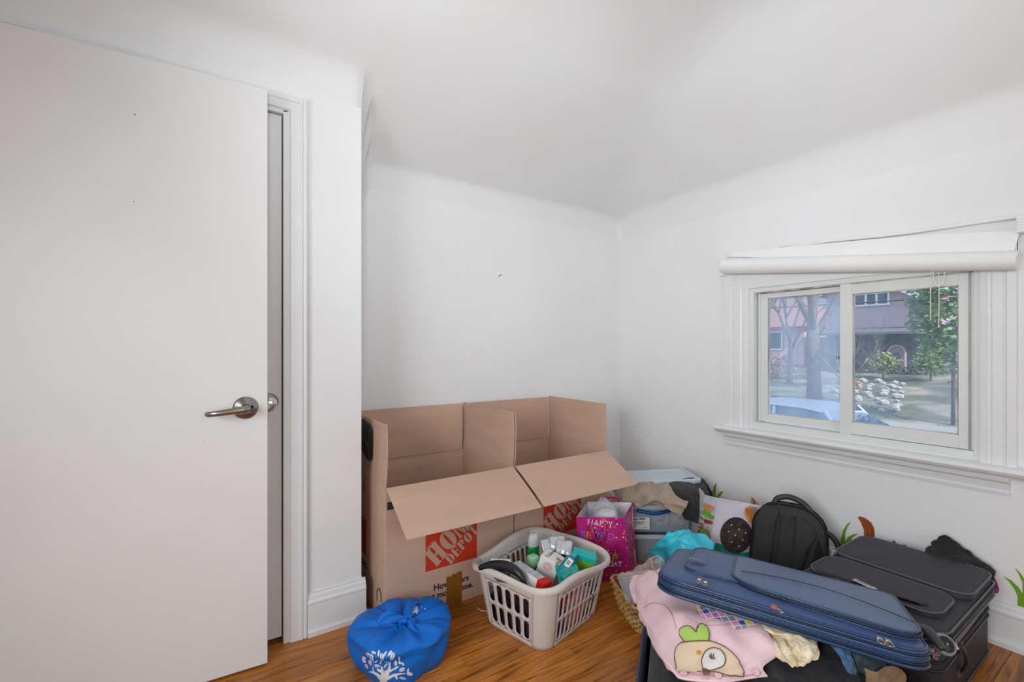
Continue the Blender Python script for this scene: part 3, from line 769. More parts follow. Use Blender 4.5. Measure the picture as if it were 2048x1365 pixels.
# black appliance with a curved handle
t_ = thing('black_appliance', 'black plastic appliance with a curved handle at the left end of the laundry basket', 'appliance', atz(1010, 1170, .2))
pts = crow([atz(958, 1137, .250), atz(985, 1131, .268), atz(1015, 1134, .275), atz(1040, 1150, .262), atz(1052, 1175, .22), atz(1058, 1200, .15)], 20)
part('handle', tube(NB(), pts, [.008+.010*math.sin(PI*min(1, i/15)) for i in range(21)], 14, flat=1.1), M_blk, t_, smooth=True)
bm = NB(); rbox(bm, -.04, .04, -.05, .04, -.09, .0, .014, bM(-.115, -.04, .215, .0, .1, .1)); part('body', bm, M_blk, t_, smooth=True, auto=50)
bm = NB(); cloth(bm, [[atz(975, 1142, .235), atz(1000, 1142, .245), atz(1020, 1150, .24)], [atz(985, 1152, .23), atz(1005, 1155, .24), atz(1025, 1162, .235)], [atz(995, 1165, .22), atz(1015, 1168, .225), atz(1035, 1178, .22)]], 16, 14, .006, 60, 5); part('wrap', bm, film('black_film', '2a2b2e', .8, .12), t_, smooth=True)
# green gel bottle
def bottle(name, label, cat, M, r, h, mb, mc, hc, flat=.7, parts=('bottle_body', 'cap')):
    o = thing(name, label, cat, M.translation)
    sc = Matrix.Diagonal((1, flat, 1, 1))
    part(parts[0], lathe(NB(), [(r*.8, 0), (r, .006), (r, h*.9), (r*.85, h), (r*.5, h)], M @ sc, 20), mb, o, smooth=True, auto=50)
    part(parts[1], lathe(NB(), [(r*.93, h), (r*.95, h+hc*.5), (r*.8, h+hc*.85), (r*.4, h+hc)], M @ sc, 20), mc, o, smooth=True, auto=50)
    return o
bottle('gel_stick', 'green gel deodorant stick with a clear white cap standing in the laundry basket', 'deodorant', Matrix.Translation(atz(1067, 1130, .16)), .028, .085, M_greenp, film('white_clear', 'd6ddda', .8), .055)
def bpos(px, py, z): return atz(px, py, z)
def ctn(name, label, c, ex, ey, sx, sy, sz, m, cat='carton', r=.0015):
    """carton: c top-centre, ex/ey edge directions of its top face"""
    M = frame(c, ex, ey); o = thing(name, label, cat, c)
    bm = NB(); rbox(bm, -sx/2, sx/2, -sy/2, sy/2, -sz, 0, r, M, 2); part('carton_body', bm, m, o); return o, M
# white filter carton
p1, p2, p3, p4 = bpos(1083, 1112, .278), bpos(1108, 1092, .272), bpos(1132, 1116, .250), bpos(1106, 1137, .258)
ex = (p2-p1); ey = (p4-p1)
o, M = ctn('white_carton', 'white printed carton tilted in the middle of the laundry basket', (p1+p3)/2, ex, -ey, .078, .085, .11, M_white_card)
M_pinkink = mat('pink_ink', 'c9707c', .6); M_greyink = mat('grey_ink', '4a4a4a', .6)
part('lettering', text('TruSens', M @ Matrix.Translation((-.034, .012, .0008)), .022, .0002), M_greyink, o)
bm = NB()
for k in range(3): tube(bm, [M @ V(.0+.011*(1-k*.3)*math.cos(a), -.02+.008*(1-k*.3)*math.sin(a), .0006) for a in [i*PI/8 for i in range(16)]], .0008, 4, closed=True)
part('stamp_print', bm, M_pinkink, o)
bm = NB(); Ml = M @ Matrix.Translation((-.0395, .0, -.03)) @ Matrix.Rotation(PI/2, 4, 'X') @ Matrix.Rotation(-PI/2, 4, 'Y')
for k in range(3): tube(bm, [Ml @ V(.018*(1-k*.3)*math.cos(a), .016*(1-k*.3)*math.sin(a), .0006) for a in [i*PI/8 for i in range(16)]], .001, 4, closed=True)
part('stamp_print', bm, M_pinkink, o)
# long carton with red end
p1, p2 = bpos(1032, 1124, .268), bpos(1096, 1166, .240)
ex = (p2-p1); ex.z -= .0; up = V(0.1, .25, 1)
o, M = ctn('long_carton', 'long grey-white leaflet-printed carton with a red end, beside the black appliance', (p1+p2)/2, ex, up.cross(ex), .165, .05, .045, M_white_card)
bm = NB(); poly(bm, [(-.08, -.022), (.048, -.022), (.048, .022), (-.08, .022)], M @ Matrix.Translation((0, 0, .0008))); part('small_print', bm, M_grey, o)
bm = NB(); rbox(bm, .05, .084, -.0262, .0262, -.0462, .0012, .0015, M, 2); part('red_end', bm, M_redc, o)
o, M = ctn('flat_carton', 'flat white carton standing behind the black appliance', bpos(1002, 1122, .27), (.9, -.4, -.1), (.3, .9, .3), .08, .022, .06, M_white_card)
# mint tub
bm = NB(); rbox(bm, -.022, .022, -.02, .02, -.03, .015, .010, Matrix.Translation(bpos(1066, 1118, .235))); single('mint_tub', bm, M_mint, 'small mint green plastic tub below the gel stick in the laundry basket', 'tub', bpos(1066, 1118, .22), smooth=True)
# sachets
for k, (px, py, z, rz) in enumerate(((1098, 1092, .262, .5), (1116, 1087, .272, .2), (1128, 1096, .268, -.2))):
    Mx = Matrix.Translation(bpos(px, py, z)) @ Matrix.Rotation(rz-.6, 4, 'Z') @ Matrix.Rotation(.9, 4, 'X')
    bm = NB(); cloth(bm, [[Mx @ V(-.035, -.03, 0), Mx @ V(0, -.03, .004), Mx @ V(.035, -.03, 0)], [Mx @ V(-.035, 0, .002), Mx @ V(0, 0, .010), Mx @ V(.035, 0, .002)], [Mx @ V(-.035, .03, 0), Mx @ V(0, .03, .004), Mx @ V(.035, .03, 0)]], 14, 12, .003, 60, k)
    single('foil_sachet', bm, M_silver, ('leftmost silver foil sachet leaning on the white carton', 'middle silver foil sachet between two others in the laundry basket', 'right silver foil sachet with a yellow spot beside the turquoise carton')[k], 'sachet', bpos(px, py, z), 'silver sachets in the laundry basket', smooth=True, sol=.002)
# teal pouch
bm = NB(); P = [[(1114, 1124, .262), (1132, 1120, .27), (1150, 1128, .262)], [(1112, 1140, .25), (1134, 1142, .262), (1158, 1140, .25)], [(1116, 1158, .23), (1136, 1160, .24), (1156, 1154, .235)], [(1125, 1180, .17), (1142, 1182, .17), (1160, 1172, .17)]]
cloth(bm, pg(P), 20, 20, .006, 30, 8); bv = bvh_of(bm)
o = thing('teal_pouch', 'shiny teal refill pouch lying over the white carton', 'pouch', atz(1135, 1150, .2)); part('pouch_body', bm, M_teal, o, smooth=True, sol=.003)
bm = pin(NB(), bv, ell(1125, 1128, 9, 5, -.4)); part('yellow_print', bm, mat('yellow_ink', 'd9a63a', .5), o)
# blue bottle with barcode
Mx = frame(bpos(1130, 1130, .262), (bpos(1152, 1112, .285)-bpos(1130, 1130, .262)).cross(V(0, 0, 1)), (0, 0, 1), None)
q0, q1 = bpos(1128, 1140, .25), bpos(1152, 1106, .288)
ax = (q1-q0).normalized(); Mx = Matrix.Translation(q0) @ ax.to_track_quat('Z', 'Y').to_matrix().to_4x4()
o = thing('blue_bottle', 'clear blue bottle with a barcode label, tilted against the turquoise carton', 'bottle', q0)
part('bottle_body', lathe(NB(), [(.014, -.03), (.023, -.022), (.023, .045), (.017, .06), (.010, .066)], Mx, 20), mat('clear_blue_plastic', '1a7f9e', .12), o, smooth=True)
part('cap', lathe(NB(), [(.011, .066), (.012, .085), (.009, .088)], Mx, 16), M_turq, o, smooth=True)
side = ax.cross(CAMP-q0).normalized(); nn = side.cross(ax).normalized(); 
if nn.dot(CAMP-q0) < 0: nn = -nn
Ml = frame(q0+ax*.018+nn*.0242, ax, side)
bm = NB(); rbox(bm, -.016, .024, -.011, .011, -.0006, .0006, .0003, Ml, 1); lab = part('label', bm, M_white_card, o)
bm = NB()
for k in range(9):
    x = -.006+.0022*k; poly(bm, [(x, -.008), (x+(.0008 if k % 3 else .0014), -.008), (x+(.0008 if k % 3 else .0014), .006), (x, .006)], Ml @ Matrix.Translation((0, 0, .0012 if Ml.col[2].to_3d().dot(CAMP-q0) > 0 else -.0012)))
part('barcode', bm, M_ink, lab)
# turquoise carton
p1, p2, p4 = bpos(1147, 1092, .285), bpos(1185, 1102, .268), bpos(1155, 1112, .272)
o, M = ctn('turquoise_carton', 'turquoise carton with a lime green side at the right end of the laundry basket', (p2+p4)/2, p2-p1, -(p4-p1), .095, .052, .075, M_turq)
Mn = M if M.col[2].z > 0 else M
bm = NB(); poly(bm, [(-.035, 0), (.047, 0), (.047, -.045), (-.02, -.045)], M @ Matrix.Translation((0, -.0268, -.02)) @ Matrix.Rotation(PI/2, 4, 'X')); part('lime_print', bm, M_lime, o)
# things low in the basket, seen through the slots
low = [('pink_packet', 'crumpled pink plastic packet low in the front side of the laundry basket', 'packet', (.02, -.135, .07), (.055, .022, .055), M_pink, .02),
       ('pink_packet', 'second pink plastic packet low in the laundry basket, nearer the gift bag', 'packet', (.085, -.135, .09), (.045, .022, .05), M_pink, .02),
       ('red_packet', 'small red packet under the rim in the laundry basket front', 'packet', (-.02, -.13, .165), (.04, .02, .03), M_redc, .008),
       ('black_pouch', 'black pouch seen through the end slots of the laundry basket', 'pouch', (-.155, 0, .10), (.015, .13, .09), cl('black_pouch_cloth', '26232a', .7, col2='3c3640', vs=20), .01),
       ('blue_tube', 'blue plastic tube standing behind the right slots of the laundry basket', 'tube', (.12, -.13, .13), (.02, .02, .07), mat('blue_tube_plastic', '1f5fae', .3), .012),
       ('teal_tube', 'teal tube at the right end of the laundry basket slots', 'tube', (.155, -.125, .14), (.02, .02, .07), M_turq, .012)]
for nm, lb_, ct, c, s_, m_, r in low:
    bm = NB(); rbox(bm, -s_[0], s_[0], -s_[1], s_[1], -s_[2], s_[2], min(r, min(s_)*.9), bM(c[0], c[1], c[2], random.uniform(-.15, .15), random.uniform(-.1, .1)))
    for v in bm.verts: v.co += V(0, 0, 1)*.004*noise.noise(v.co*60)
    single(nm, bm, m_, lb_, ct, bk(*c), smooth=True)
bottle('purple_bottle', 'purple bottle behind the first front slots of the laundry basket', 'bottle', bM(-.115, -.125, .02), .022, .12, M_purple, M_blk, .02)
bottle('purple_bottle', 'second purple bottle just right of the first behind the basket slots', 'bottle', bM(-.065, -.13, .02), .02, .10, M_purple, M_redc, .02)

# ================================================================ BLUE KNOTTED BAG
M_bag = mat('blue_nylon', '066bcc', .5, var=.08, vs=5, bump=.06, bs=300, spec=.3)
kc = V(.600, 1.615, 0)
def bagp(a, f, off=0):
    """a angle, f 0 (base) .. 1 (knot at the top)"""
    t = f; rad = .178+.006*math.sin(3*a+1)+.004*math.sin(5*a)
    if t < .62:
        u = t/.62; rr_ = rad*(1-.13*(1-u)**3.5)*(1-.02*math.cos(PI*u)); z = .142*u**1.05
    else:
        u = (t-.62)/.38; rr_ = rad*(1.02-.0*u)*(1-u**1.35)**.62 if u < 1 else 0; z = .142+.036*math.sin(min(1, u*1.05)*PI*.62)-.020*u**3
    pl = max(0, t-.38)/.62
    pleat = .012*pl**.8*(math.cos(7*a+1.2+1.4*math.sin(a))+.5*math.cos(12*a+.6)+.35*math.cos(19*a))*(1-.25*pl)
    w_ = .006*noise.noise(V(math.cos(a)*2.2, math.sin(a)*2.2, t*3.2))*2
    rr_ = max(0, rr_+w_+off*(1-pl*.6)); z += pleat*(.9 if t > .62 else .2)+off*pl
    kx = V(-.012, -.038, 0)*min(1, max(0, (t-.5)/.5))
    return kc+kx+V(rr_*math.cos(a), rr_*math.sin(a)*.95, max(0, z)*.86)
bm = NB(); na, nf = 144, 64
gr = [[bm.verts.new(bagp(2*PI*i/na, j/nf)) for i in range(na)] for j in range(nf)]
for j in range(nf-1):
    for i in range(na): bm.faces.new((gr[j][i], gr[j][(i+1) % na], gr[j+1][(i+1) % na], gr[j+1][i]))
bm.faces.new(gr[0][::-1]); bm.faces.new(gr[-1]); bvb = bvh_of(bm)
bb = thing('knotted_bag', 'bright blue nylon bag knotted at the top with a white tree print', 'bag', (.6, 1.615, 0))
part('bag_body', bm, M_bag, bb, smooth=True)
def strip(bm, pts, wd, nrm=(0, 0, 1), nu=8):
    pts = crow([Vector(p) for p in pts], 24); rows = []
    for i, p in enumerate(pts):
        d = pts[min(i+1, 24)]-pts[max(i-1, 0)]; s_ = d.cross(Vector(nrm)).normalized(); ww = wd(i/24) if callable(wd) else wd
        rows.append([bm.verts.new(p+s_*ww*(k/nu-.5)*2+Vector(nrm)*.004*math.sin(k/nu*PI*3+i*.3)) for k in range(nu+1)])
    for a, b in zip(rows, rows[1:]):
        for k in range(nu): bm.faces.new((a[k], a[k+1], b[k+1], b[k]))
    return bm
kt = bagp(0, .995)+V(0, 0, .006)
bm = NB(); tube(bm, crow([kt+V(.02*math.cos(a), .012*math.sin(a), .006*math.sin(2*a)) for a in [i*.9 for i in range(8)]], 30), [.008+.003*math.sin(i) for i in range(31)], 10)
part('knot', bm, M_bag, bb, smooth=True)
bm = NB(); strip(bm, [kt, kt+V(.02, .03, .014), kt+V(.045, .06, .020), kt+V(.07, .075, .016)], lambda t: .010+.018*t, (-.4, -.3, .9)); strip(bm, [kt, kt+V(-.03, .02, .010), kt+V(-.06, .035, .012), kt+V(-.09, .04, .0)], lambda t: .012+.014*math.sin(t*PI), (.2, -.4, .9))
strip(bm, [kt, kt+V(.005, -.03, .010), kt+V(.0, -.055, -.002), kt+V(.004, -.085, -.02)], lambda t: .008+.012*t, (0, -.5, .85))
part('bag_ends', bm, M_bag, bb, smooth=True, sol=.0012)
# white tree print (laid on the nylon)
bm = NB(); W_ = lambda P: pin(bm, bvb, P, .0022, 3)
def C(x, y): return (690+x/7.8, 1190+y/7.8)
def limb(pts, w0, w1):
    n = len(pts)
    for i in range(n-1):
        (x0, y0), (x1, y1) = pts[i], pts[i+1]; d = math.hypot(x1-x0, y1-y0); nx_, ny_ = -(y1-y0)/d, (x1-x0)/d
        a = w0+(w1-w0)*i/(n-1); b = w0+(w1-w0)*(i+1)/(n-1)
        W_([C(x0+nx_*a, y0+ny_*a), C(x1+nx_*b, y1+ny_*b), C(x1-nx_*b, y1-ny_*b), C(x0-nx_*a, y0-ny_*a)])
limb([(600, 1365), (600, 1300), (590, 1220), (570, 1110)], 55, 10); limb([(610, 1320), (660, 1220), (700, 1140), (690, 1060)], 45, 8); limb([(570, 1310), (510, 1240), (430, 1200), (380, 1200)], 32, 8)
limb([(630, 1320), (740, 1260), (850, 1230), (940, 1225)], 30, 6); limb([(670, 1200), (740, 1170), (830, 1110)], 24, 6); limb([(450, 1210), (450, 1160), (440, 1120)], 12, 5); limb([(700, 1100), (710, 1050), (620, 1040)], 10, 4); limb([(780, 1165), (800, 1120)], 14, 6)
for x, y, rx, ry, a in ((305, 1025, 45, 28, .9), (345, 1115, 45, 24, 1.1), (400, 1060, 45, 24, 1.2), (425, 985, 58, 28, 1.3), (370, 935, 45, 24, .7), (455, 910, 40, 20, .4), (530, 920, 50, 18, 1.7), (505, 1105, 48, 26, .15), (580, 970, 55, 30, 1.4), (625, 930, 50, 16, 2.1), (700, 920, 50, 20, 2.2), (740, 960, 62, 34, 1.9), (635, 1105, 55, 18, 2.2), (540, 1180, 48, 22, .7), (630, 1200, 30, 12, 1.4), (790, 1060, 50, 26, 1.5), (845, 1000, 45, 15, 1.5), (860, 1060, 34, 22, .3), (905, 1080, 30, 18, 1.2), (890, 1165, 50, 32, -.5), (800, 1280, 45, 20, 1.1), (900, 1300, 58, 20, .2), (1005, 1230, 50, 34, .3), (980, 1180, 38, 16, 1.9), (310, 980, 36, 16, .4), (810, 1130, 30, 18, -.4), (490, 1035, 40, 12, -.7), (560, 1050, 36, 12, 1.9)):
    c = math.cos(a); s_ = math.sin(a); P = [(rx*math.cos(2*PI*i/12)*(1.0), ry*math.sin(2*PI*i/12)*abs(math.sin(PI*i/12+.0001))**.2) for i in range(12)]
    W_([C(x+px*c-py*s_, y+px*s_+py*c) for px, py in P])
# maple leaf near the knot
ml = [(960, 235), (1010, 230), (970, 190), (1035, 185), (1075, 160), (1095, 195), (1125, 185), (1130, 230), (1140, 285), (1120, 270), (1120, 320), (1085, 285), (1050, 320), (1045, 275), (985, 265)]
pin(bm, bvb, [C(*p) for p in ml], .0036, 4); pin(bm, bvb, [C(*p) for p in ((1180, 200), (1210, 200), (1205, 212))], .0036, 2); pin(bm, bvb, [C(*p) for p in ((1225, 215), (1260, 235), (1240, 245))], .0036, 2); pin(bm, bvb, [C(*p) for p in ((690, 245), (720, 245), (755, 265), (720, 262))], .0036, 2)
part('white_tree_print', bm, mat('white_ink', 'd8d9e0', .5), bb, kind='stuff')
# leaf veins
bm = NB()
for x, y, rx, a in ((345, 1115, 36, 1.1), (425, 985, 48, 1.3), (370, 935, 36, .7), (505, 1105, 40, .15), (580, 970, 45, 1.4), (740, 960, 52, 1.9), (635, 1105, 45, 2.2), (890, 1165, 40, -.5), (900, 1300, 48, .2), (400, 1060, 36, 1.2)):
    c = math.cos(a); s_ = math.sin(a); pin(bm, bvb, [C(x+px*c-py*s_, y+px*s_+py*c) for px, py in ((-rx, -2.5), (rx, -2.5), (rx, 2.5), (-rx, 2.5))], .0042, 3)
part('leaf_veins', bm, M_bag, bb, kind='stuff')

# ================================================================ GIFT BAG
def gift_mat():
    q = NT('pink_confetti_paper'); b = q.b; b.inputs['Roughness'].default_value = .32
    tc = q.n('ShaderNodeTexCoord'); vo = q.n('ShaderNodeTexVoronoi', Scale=70.); q.l(tc.outputs['Object'], vo.inputs['Vector'])
    nz = q.n('ShaderNodeTexNoise', Scale=9.); q.l(tc.outputs['Object'], nz.inputs['Vector'])
    base = q.n('ShaderNodeValToRGB'); q.l(nz.outputs[0], base.inputs[0]); e = base.color_ramp.elements
    e[0].position = .35; e[0].color = srgb('b01a78'); e[1].position = .65; e[1].color = srgb('cf2f86')
    sp = q.n('ShaderNodeSeparateColor'); q.l(vo.outputs['Color'], sp.inputs[0])
    dots = q.n('ShaderNodeValToRGB'); q.l(sp.outputs[0], dots.inputs[0]); dots.color_ramp.interpolation = 'CONSTANT'; e = dots.color_ramp.elements
    e[0].color = srgb('f39a2a'); e[1].position = .3; e[1].color = srgb('f3a8d0')
    for p, c in ((.5, 'e8643c'), (.65, '9a74c8'), (.8, 'f4e4ee'), (.92, 'd9c23a')): x = e.new(p); x.color = srgb(c)
    lt = q.n('ShaderNodeMath', operation='LESS_THAN'); q.l(vo.outputs['Distance'], lt.inputs[0]); lt.inputs[1].default_value = .30
    g2 = q.n('ShaderNodeMath', operation='GREATER_THAN'); q.l(sp.outputs[1], g2.inputs[0]); g2.inputs[1].default_value = .45
    ml = q.n('ShaderNodeMath', operation='MULTIPLY'); q.l(lt.outputs[0], ml.inputs[0]); q.l(g2.outputs[0], ml.inputs[1])
    mx = q.n('ShaderNodeMix', data_type='RGBA'); q.l(ml.outputs[0], mx.inputs[0]); q.l(base.outputs[0], mx.inputs[6]); q.l(dots.outputs[0], mx.inputs[7])
    q.l(mx.outputs[2], b.inputs['Base Color']); return q.m
M_gift = gift_mat(); M_gin = mat('white_paper_inside', 'd8d6da', .7)
gb = thing('gift_bag', 'pink happy birthday gift bag with confetti dots, open top', 'gift bag', (1.66, 1.60, 0))
b0, b1, b2, b3 = V(1.505, 1.655, 0), V(1.705, 1.520, 0), V(1.825, 1.590, 0), V(1.625, 1.725, 0)
u0, u1, u2, u3 = V(1.455, 1.632, .325), V(1.640, 1.500, .325), V(1.805, 1.600, .338), V(1.62, 1.735, .338)
def face_grid(a, b, c, d, bulge, seed, amp=.004):
    n_ = (b-a).cross(d-a).normalized(); rows = []
    for j in range(5):
        v = j/4; L = a.lerp(d, v); R = b.lerp(c, v)
        rows.append([L.lerp(R, i/4)+n_*bulge*math.sin(PI*i/4)*math.sin(PI*min(1, v*1.0)) for i in range(5)])
    return cloth(NB(), rows, 24, 28, amp, 12, seed)
allb = NB(); faces = [(b0, b1, u1, u0, .012, 1), (b1, b2, u2, u1, -.010, 2), (b2, b3, u3, u2, .004, 3), (b3, b0, u0, u3, -.006, 4)]
for k, f in enumerate(faces):
    bm = face_grid(*f, amp=.003 if k != 1 else .004)
    if k < 2: t = bm.copy(); merge(allb, t)
    inn = bm.copy(); cc = (b0+b1+b2+b3)/4
    part(('front_panel', 'side_panel', 'back_panel', 'side_panel')[k], bm, M_gift, gb, smooth=True)
    for v in inn.verts: v.co += (V(cc.x, cc.y, v.co.z)-v.co).normalized()*.002
    part('lining', inn, M_gin, gb, smooth=True)
bvg = bvh_of(allb); allb.free()
part('bag_base', poly(NB(), [b0+V(0, 0, .003), b1+V(0, 0, .003), b2+V(0, 0, .003), b3+V(0, 0, .003)]), M_gift, gb)
M_ltw = mat('white_letter', 'f0e6ee', .5)
bm = NB(); ptext(bm, bvg, 'HAPPY', (1174, 1050), (1, .10), (.08, -1), 17, bold=-.15); ptext(bm, bvg, 'BIRTHDAY', (1176, 1133), (.98, .0), (.1, -1), 14.5, bold=.2); part('white_lettering', bm, M_ltw, gb, kind='stuff')
for s_, x, c in (('B', 1160, '8f6fd0'), ('I', 1172, 'e9a33a'), ('R', 1177, 'e86a4a'), ('T', 1189, '4f7fd0'), ('H', 1199, '7a5fc8'), ('D', 1214, 'c84fa8')):
    bm = ptext(NB(), bvg, s_, (x, 1076+(x-1160)*.08), (1, .1), (.05, -1), 20, bold=.5); part('coloured_letter', bm, mat('letter_ink', c, .5), gb)
bm = ptext(NB(), bvg, 'P', (1222, 1125), (1, -.1), (.1, -1), 24, bold=.3); part('coloured_letter', bm, mat('yellow_letter', 'd0b02a', .5), gb)
M_rib = mat('magenta_ribbon', 'b81660', .35)
bm = NB(); strip(bm, [u0.lerp(u1, .30)+V(0, 0, -.02), u0.lerp(u1, .33)+V(-.01, -.015, -.07), u0.lerp(u1, .42)+V(-.01, -.02, -.11), u0.lerp(u1, .54)+V(-.01, -.02, -.07), u0.lerp(u1, .60)+V(0, -.004, -.02)], .006, (-.55, -.83, 0), 3)
part('handle_ribbon', bm, M_rib, gb, smooth=True, sol=.001)
bm = NB(); strip(bm, [u3.lerp(u2, .30)+V(0, 0, 0), u3.lerp(u2, .35)+V(0, -.01, .02), u3.lerp(u2, .5)+V(-.0, -.02, .028), u3.lerp(u2, .65)+V(0, -.01, .02), u3.lerp(u2, .7)], .005, (-.55, -.83, 0), 3)
part('handle_ribbon', bm, M_rib, gb, smooth=True, sol=.001)
# plastic-wrapped parcel inside it
pw = thing('wrapped_parcel', 'clear plastic wrapped white parcel with a blue print, sticking out of the gift bag', 'parcel', (1.63, 1.62, .2))
bm = NB(); lathe(bm, [(.03, .18), (.052, .21), (.055, .30), (.045, .325), (.02, .335)], Matrix.Translation((1.632, 1.615, .0)), 20)
for v in bm.verts: v.co += V(1, 1, .5)*.006*noise.noise(v.co*40)
bv = bvh_of(bm); part('parcel_body', bm, mat('white_packing', 'dcdfe6', .4, bump=.5, bs=60), pw, smooth=True)
bm = pin(NB(), bv, [(1224, 1012), (1234, 1016), (1238, 1030), (1228, 1026)]); part('blue_print', bm, mat('blue_ink', '2d6fae', .4), pw)
tp = V(1.60, 1.60, .40)
bm = NB(); rows = []
for j in range(7):
    v = j/6; r = .062*(1-v)+.012*math.sin(v*PI)+.006+.020*max(0, v-.75)*4*.25
    rows.append([V(1.632, 1.615, .30).lerp(tp, v)+V(r*math.cos(a), r*math.sin(a)*.9, 0) for a in [2*PI*i/12 for i in range(13)]])
cloth(bm, rows, 48, 26, .006, 26, 9); part('polythene_wrap', bm, M_poly, pw, smooth=True)

# ================================================================ STORAGE BINS
e1 = V(.816, -.578, 0); e2 = V(.578, .816, 0); s0_ = V(1.800, 1.680, 0)
def bn(x, y, z): return s0_+e1*x+e2*y+V(0, 0, z)
MB_ = frame(bn(.19, .135, 0), e1, e2)
def bin_(z0, h, label, parts=True):
    o = thing('storage_bin', label, 'storage bin', bn(.19, .135, z0), 'stacked clear storage bins in the corner')
    M = MB_ @ Matrix.Translation((0, 0, z0))
    bm = NB(); loft(bm, .385, .275, .025, [(.022, 0), (.018, .004), (.006, h-.012), (.006, h-.010), (0, h-.010), (0, h), (.004, h), (.010, h-.003), (.010, h-.012), (.022, .006)], M, 6, cap1=True)
    part('bin_body', bm, M_clear, o, smooth=True, auto=40)
    bm = NB(); loft(bm, .397, .287, .03, [(0, h-.020), (0, h), (.005, h), (.005, h-.019)], M, 6, cap0=False, cap1=False); 
    part('rim', bm, M_clear2, o, smooth=True, auto=40)
    return o, M
o, M = bin_(.0, .150, 'lower of the two stacked clear storage bins, under the one with the blue handle')
oU, MU = bin_(.155, .150, 'upper clear storage bin with a curved blue handle and white label')
pts = [MU @ V(x, -.152-.014*math.cos(x/.085*PI/2), .128-.012*math.cos(x/.085*PI/2)) for x in [-.085+.17*i/12 for i in range(13)]]
pts = [p+e1*(-.02) for p in pts]
bm = tube(NB(), pts, .0085, 12, flat=1.1); part('handle', bm, mat('blue_handle_plastic', '14427e', .3), oU, smooth=True)
bm = NB()
for x in (-.09, -.03, .03, .085, .11, .14): box(bm, x, x+.0015, -.1455, -.144, .128, .152, MU)
part('rim_ribs', bm, M_clear2, oU, kind='stuff')
pap = B(-.155, -.035, -.138, -.137, .022, .085, MU); o_l = part('label', pap, mat('white_paper_label', 'd4d6da', .6), oU)
bm = NB()
for k, (x, z, l) in enumerate(((-.135, .072, .04), (-.09, .074, .03), (-.13, .062, .07), (-.125, .056, .06), (-.12, .05, .05), (-.15, .040, .05), (-.14, .036, .03), (-.07, .030, .02))): box(bm, x, x+l, -.1386, -.138, z, z+(.006 if k < 2 else .0025), MU)
part('label_print', bm, mat('label_ink', '4a4a58', .6), oU)
def lump(nm, lb_, ct, M, x, y, z, sx, sy, sz, m_, seed, grp=None):
    bm = NB(); bmesh.ops.create_icosphere(bm, subdivisions=4, radius=1)
    for v in bm.verts:
        p = v.co.copy(); k = (abs(p.x)**3+abs(p.y)**3+abs(p.z)**3)**(-1/3); p *= k
        p *= 1+.10*noise.noise(p*2.2+V(seed, 0, 0))+.05*abs(noise.noise(p*5+V(seed, 2, 0)))
        v.co = M @ V(x+p.x*sx, y+p.y*sy, z+p.z*sz)
    return single(nm, bm, m_, lb_, ct, M @ V(x, y, z-sz), grp, smooth=True)
lump('folded_cloth', 'blue-grey folded cloth inside the lower storage bin', 'cloth', MB_, 0, 0, .072, .155, .105, .06, mat('slate_cloth', '5c6478', .9, col2='767d90', vs=15), 1)
lump('folded_cloth', 'pale blue folded cloth inside the upper storage bin behind its label', 'cloth', MU, -.08, 0, .068, .075, .11, .055, mat('pale_blue_cloth', 'b6c4cf', .9), 2)
lump('folded_cloth', 'light blue cloth with a purple print in the upper storage bin', 'cloth', MU, .035, -.01, .066, .05, .11, .052, mat('light_blue_print_cloth', 'a9bccb', .9, col2='8a5a92', vs=16, band=(.55, .6)), 3)
lump('folded_cloth', 'cream cloth with pink dots at the right of the upper storage bin', 'cloth', MU, .125, -.01, .074, .042, .11, .058, mat('cream_dotted_cloth', 'd8cdc4', .9, col2='c48f98', vs=45, band=(.5, .56)), 4)
# loose lid
lc = V(2.165, 1.735, .388); Ml = frame(lc, e1+V(0, 0, .05), e2+V(0, 0, -.05))
ll = thing('bin_lid', 'clear plastic bin lid lying tilted on top of the clothes in the corner', 'lid', lc)
bm = NB(); loft(bm, .41, .295, .03, [(0, -.016), (0, 0), (.006, .004), (.020, .004), (.026, -.004), (.04, -.004)], Ml, 6, cap0=False, cap1=True); part('lid_panel', bm, M_clear2, ll, smooth=True, sol=.002, auto=40)
bm = NB()
for x in (-.12, 0, .09, .15): box(bm, x, x+.0015, -.1485, -.147, -.018, .002, Ml)
box(bm, .10, .16, -.151, -.147, -.02, -.002, Ml); part('lid_ribs', bm, M_clear2, ll, kind='stuff')
bm = NB(); cloth(bm, pg([[(1236, 978, .36), (1262, 962, .385), (1290, 968, .392), (1320, 960, .392), (1345, 968, .39), (1380, 978, .36)], [(1232, 990, .34), (1262, 984, .36), (1290, 972, .385), (1318, 985, .375), (1340, 974, .385), (1380, 990, .35)], [(1236, 1004, .32), (1262, 1000, .335), (1288, 1008, .335), (1312, 996, .365), (1342, 1004, .35), (1374, 1012, .335)], [(1240, 1008, .315), (1265, 1009, .322), (1290, 1009, .325), (1318, 1009, .33), (1340, 1014, .325), (1370, 1018, .32)], [(1245, 1011, .31), (1268, 1012, .312), (1292, 1012, .315), (1318, 1013, .317), (1342, 1022, .310), (1362, 1032, .290)]]), 110, 70, .009, 9, 11, ridg=False, fold=lambda u, v: 1.6*min(1, 7*u, 7*(1-u), 6*v+.2, 6*(1-v)+.2)*math.sin(20*u+3.5*math.sin(4.5*v+1.5*u))*(1-.4*v)+.5*math.sin(9*v+12*u))
single('taupe_garment', bm, mat('taupe_fleece', 'a38f7f', .95, var=.04, vs=20, sheen=.2), 'crumpled taupe fleece garment heaped on the upper storage bin', 'clothing', bn(.19, .1, .31), smooth=True, sol=.004)
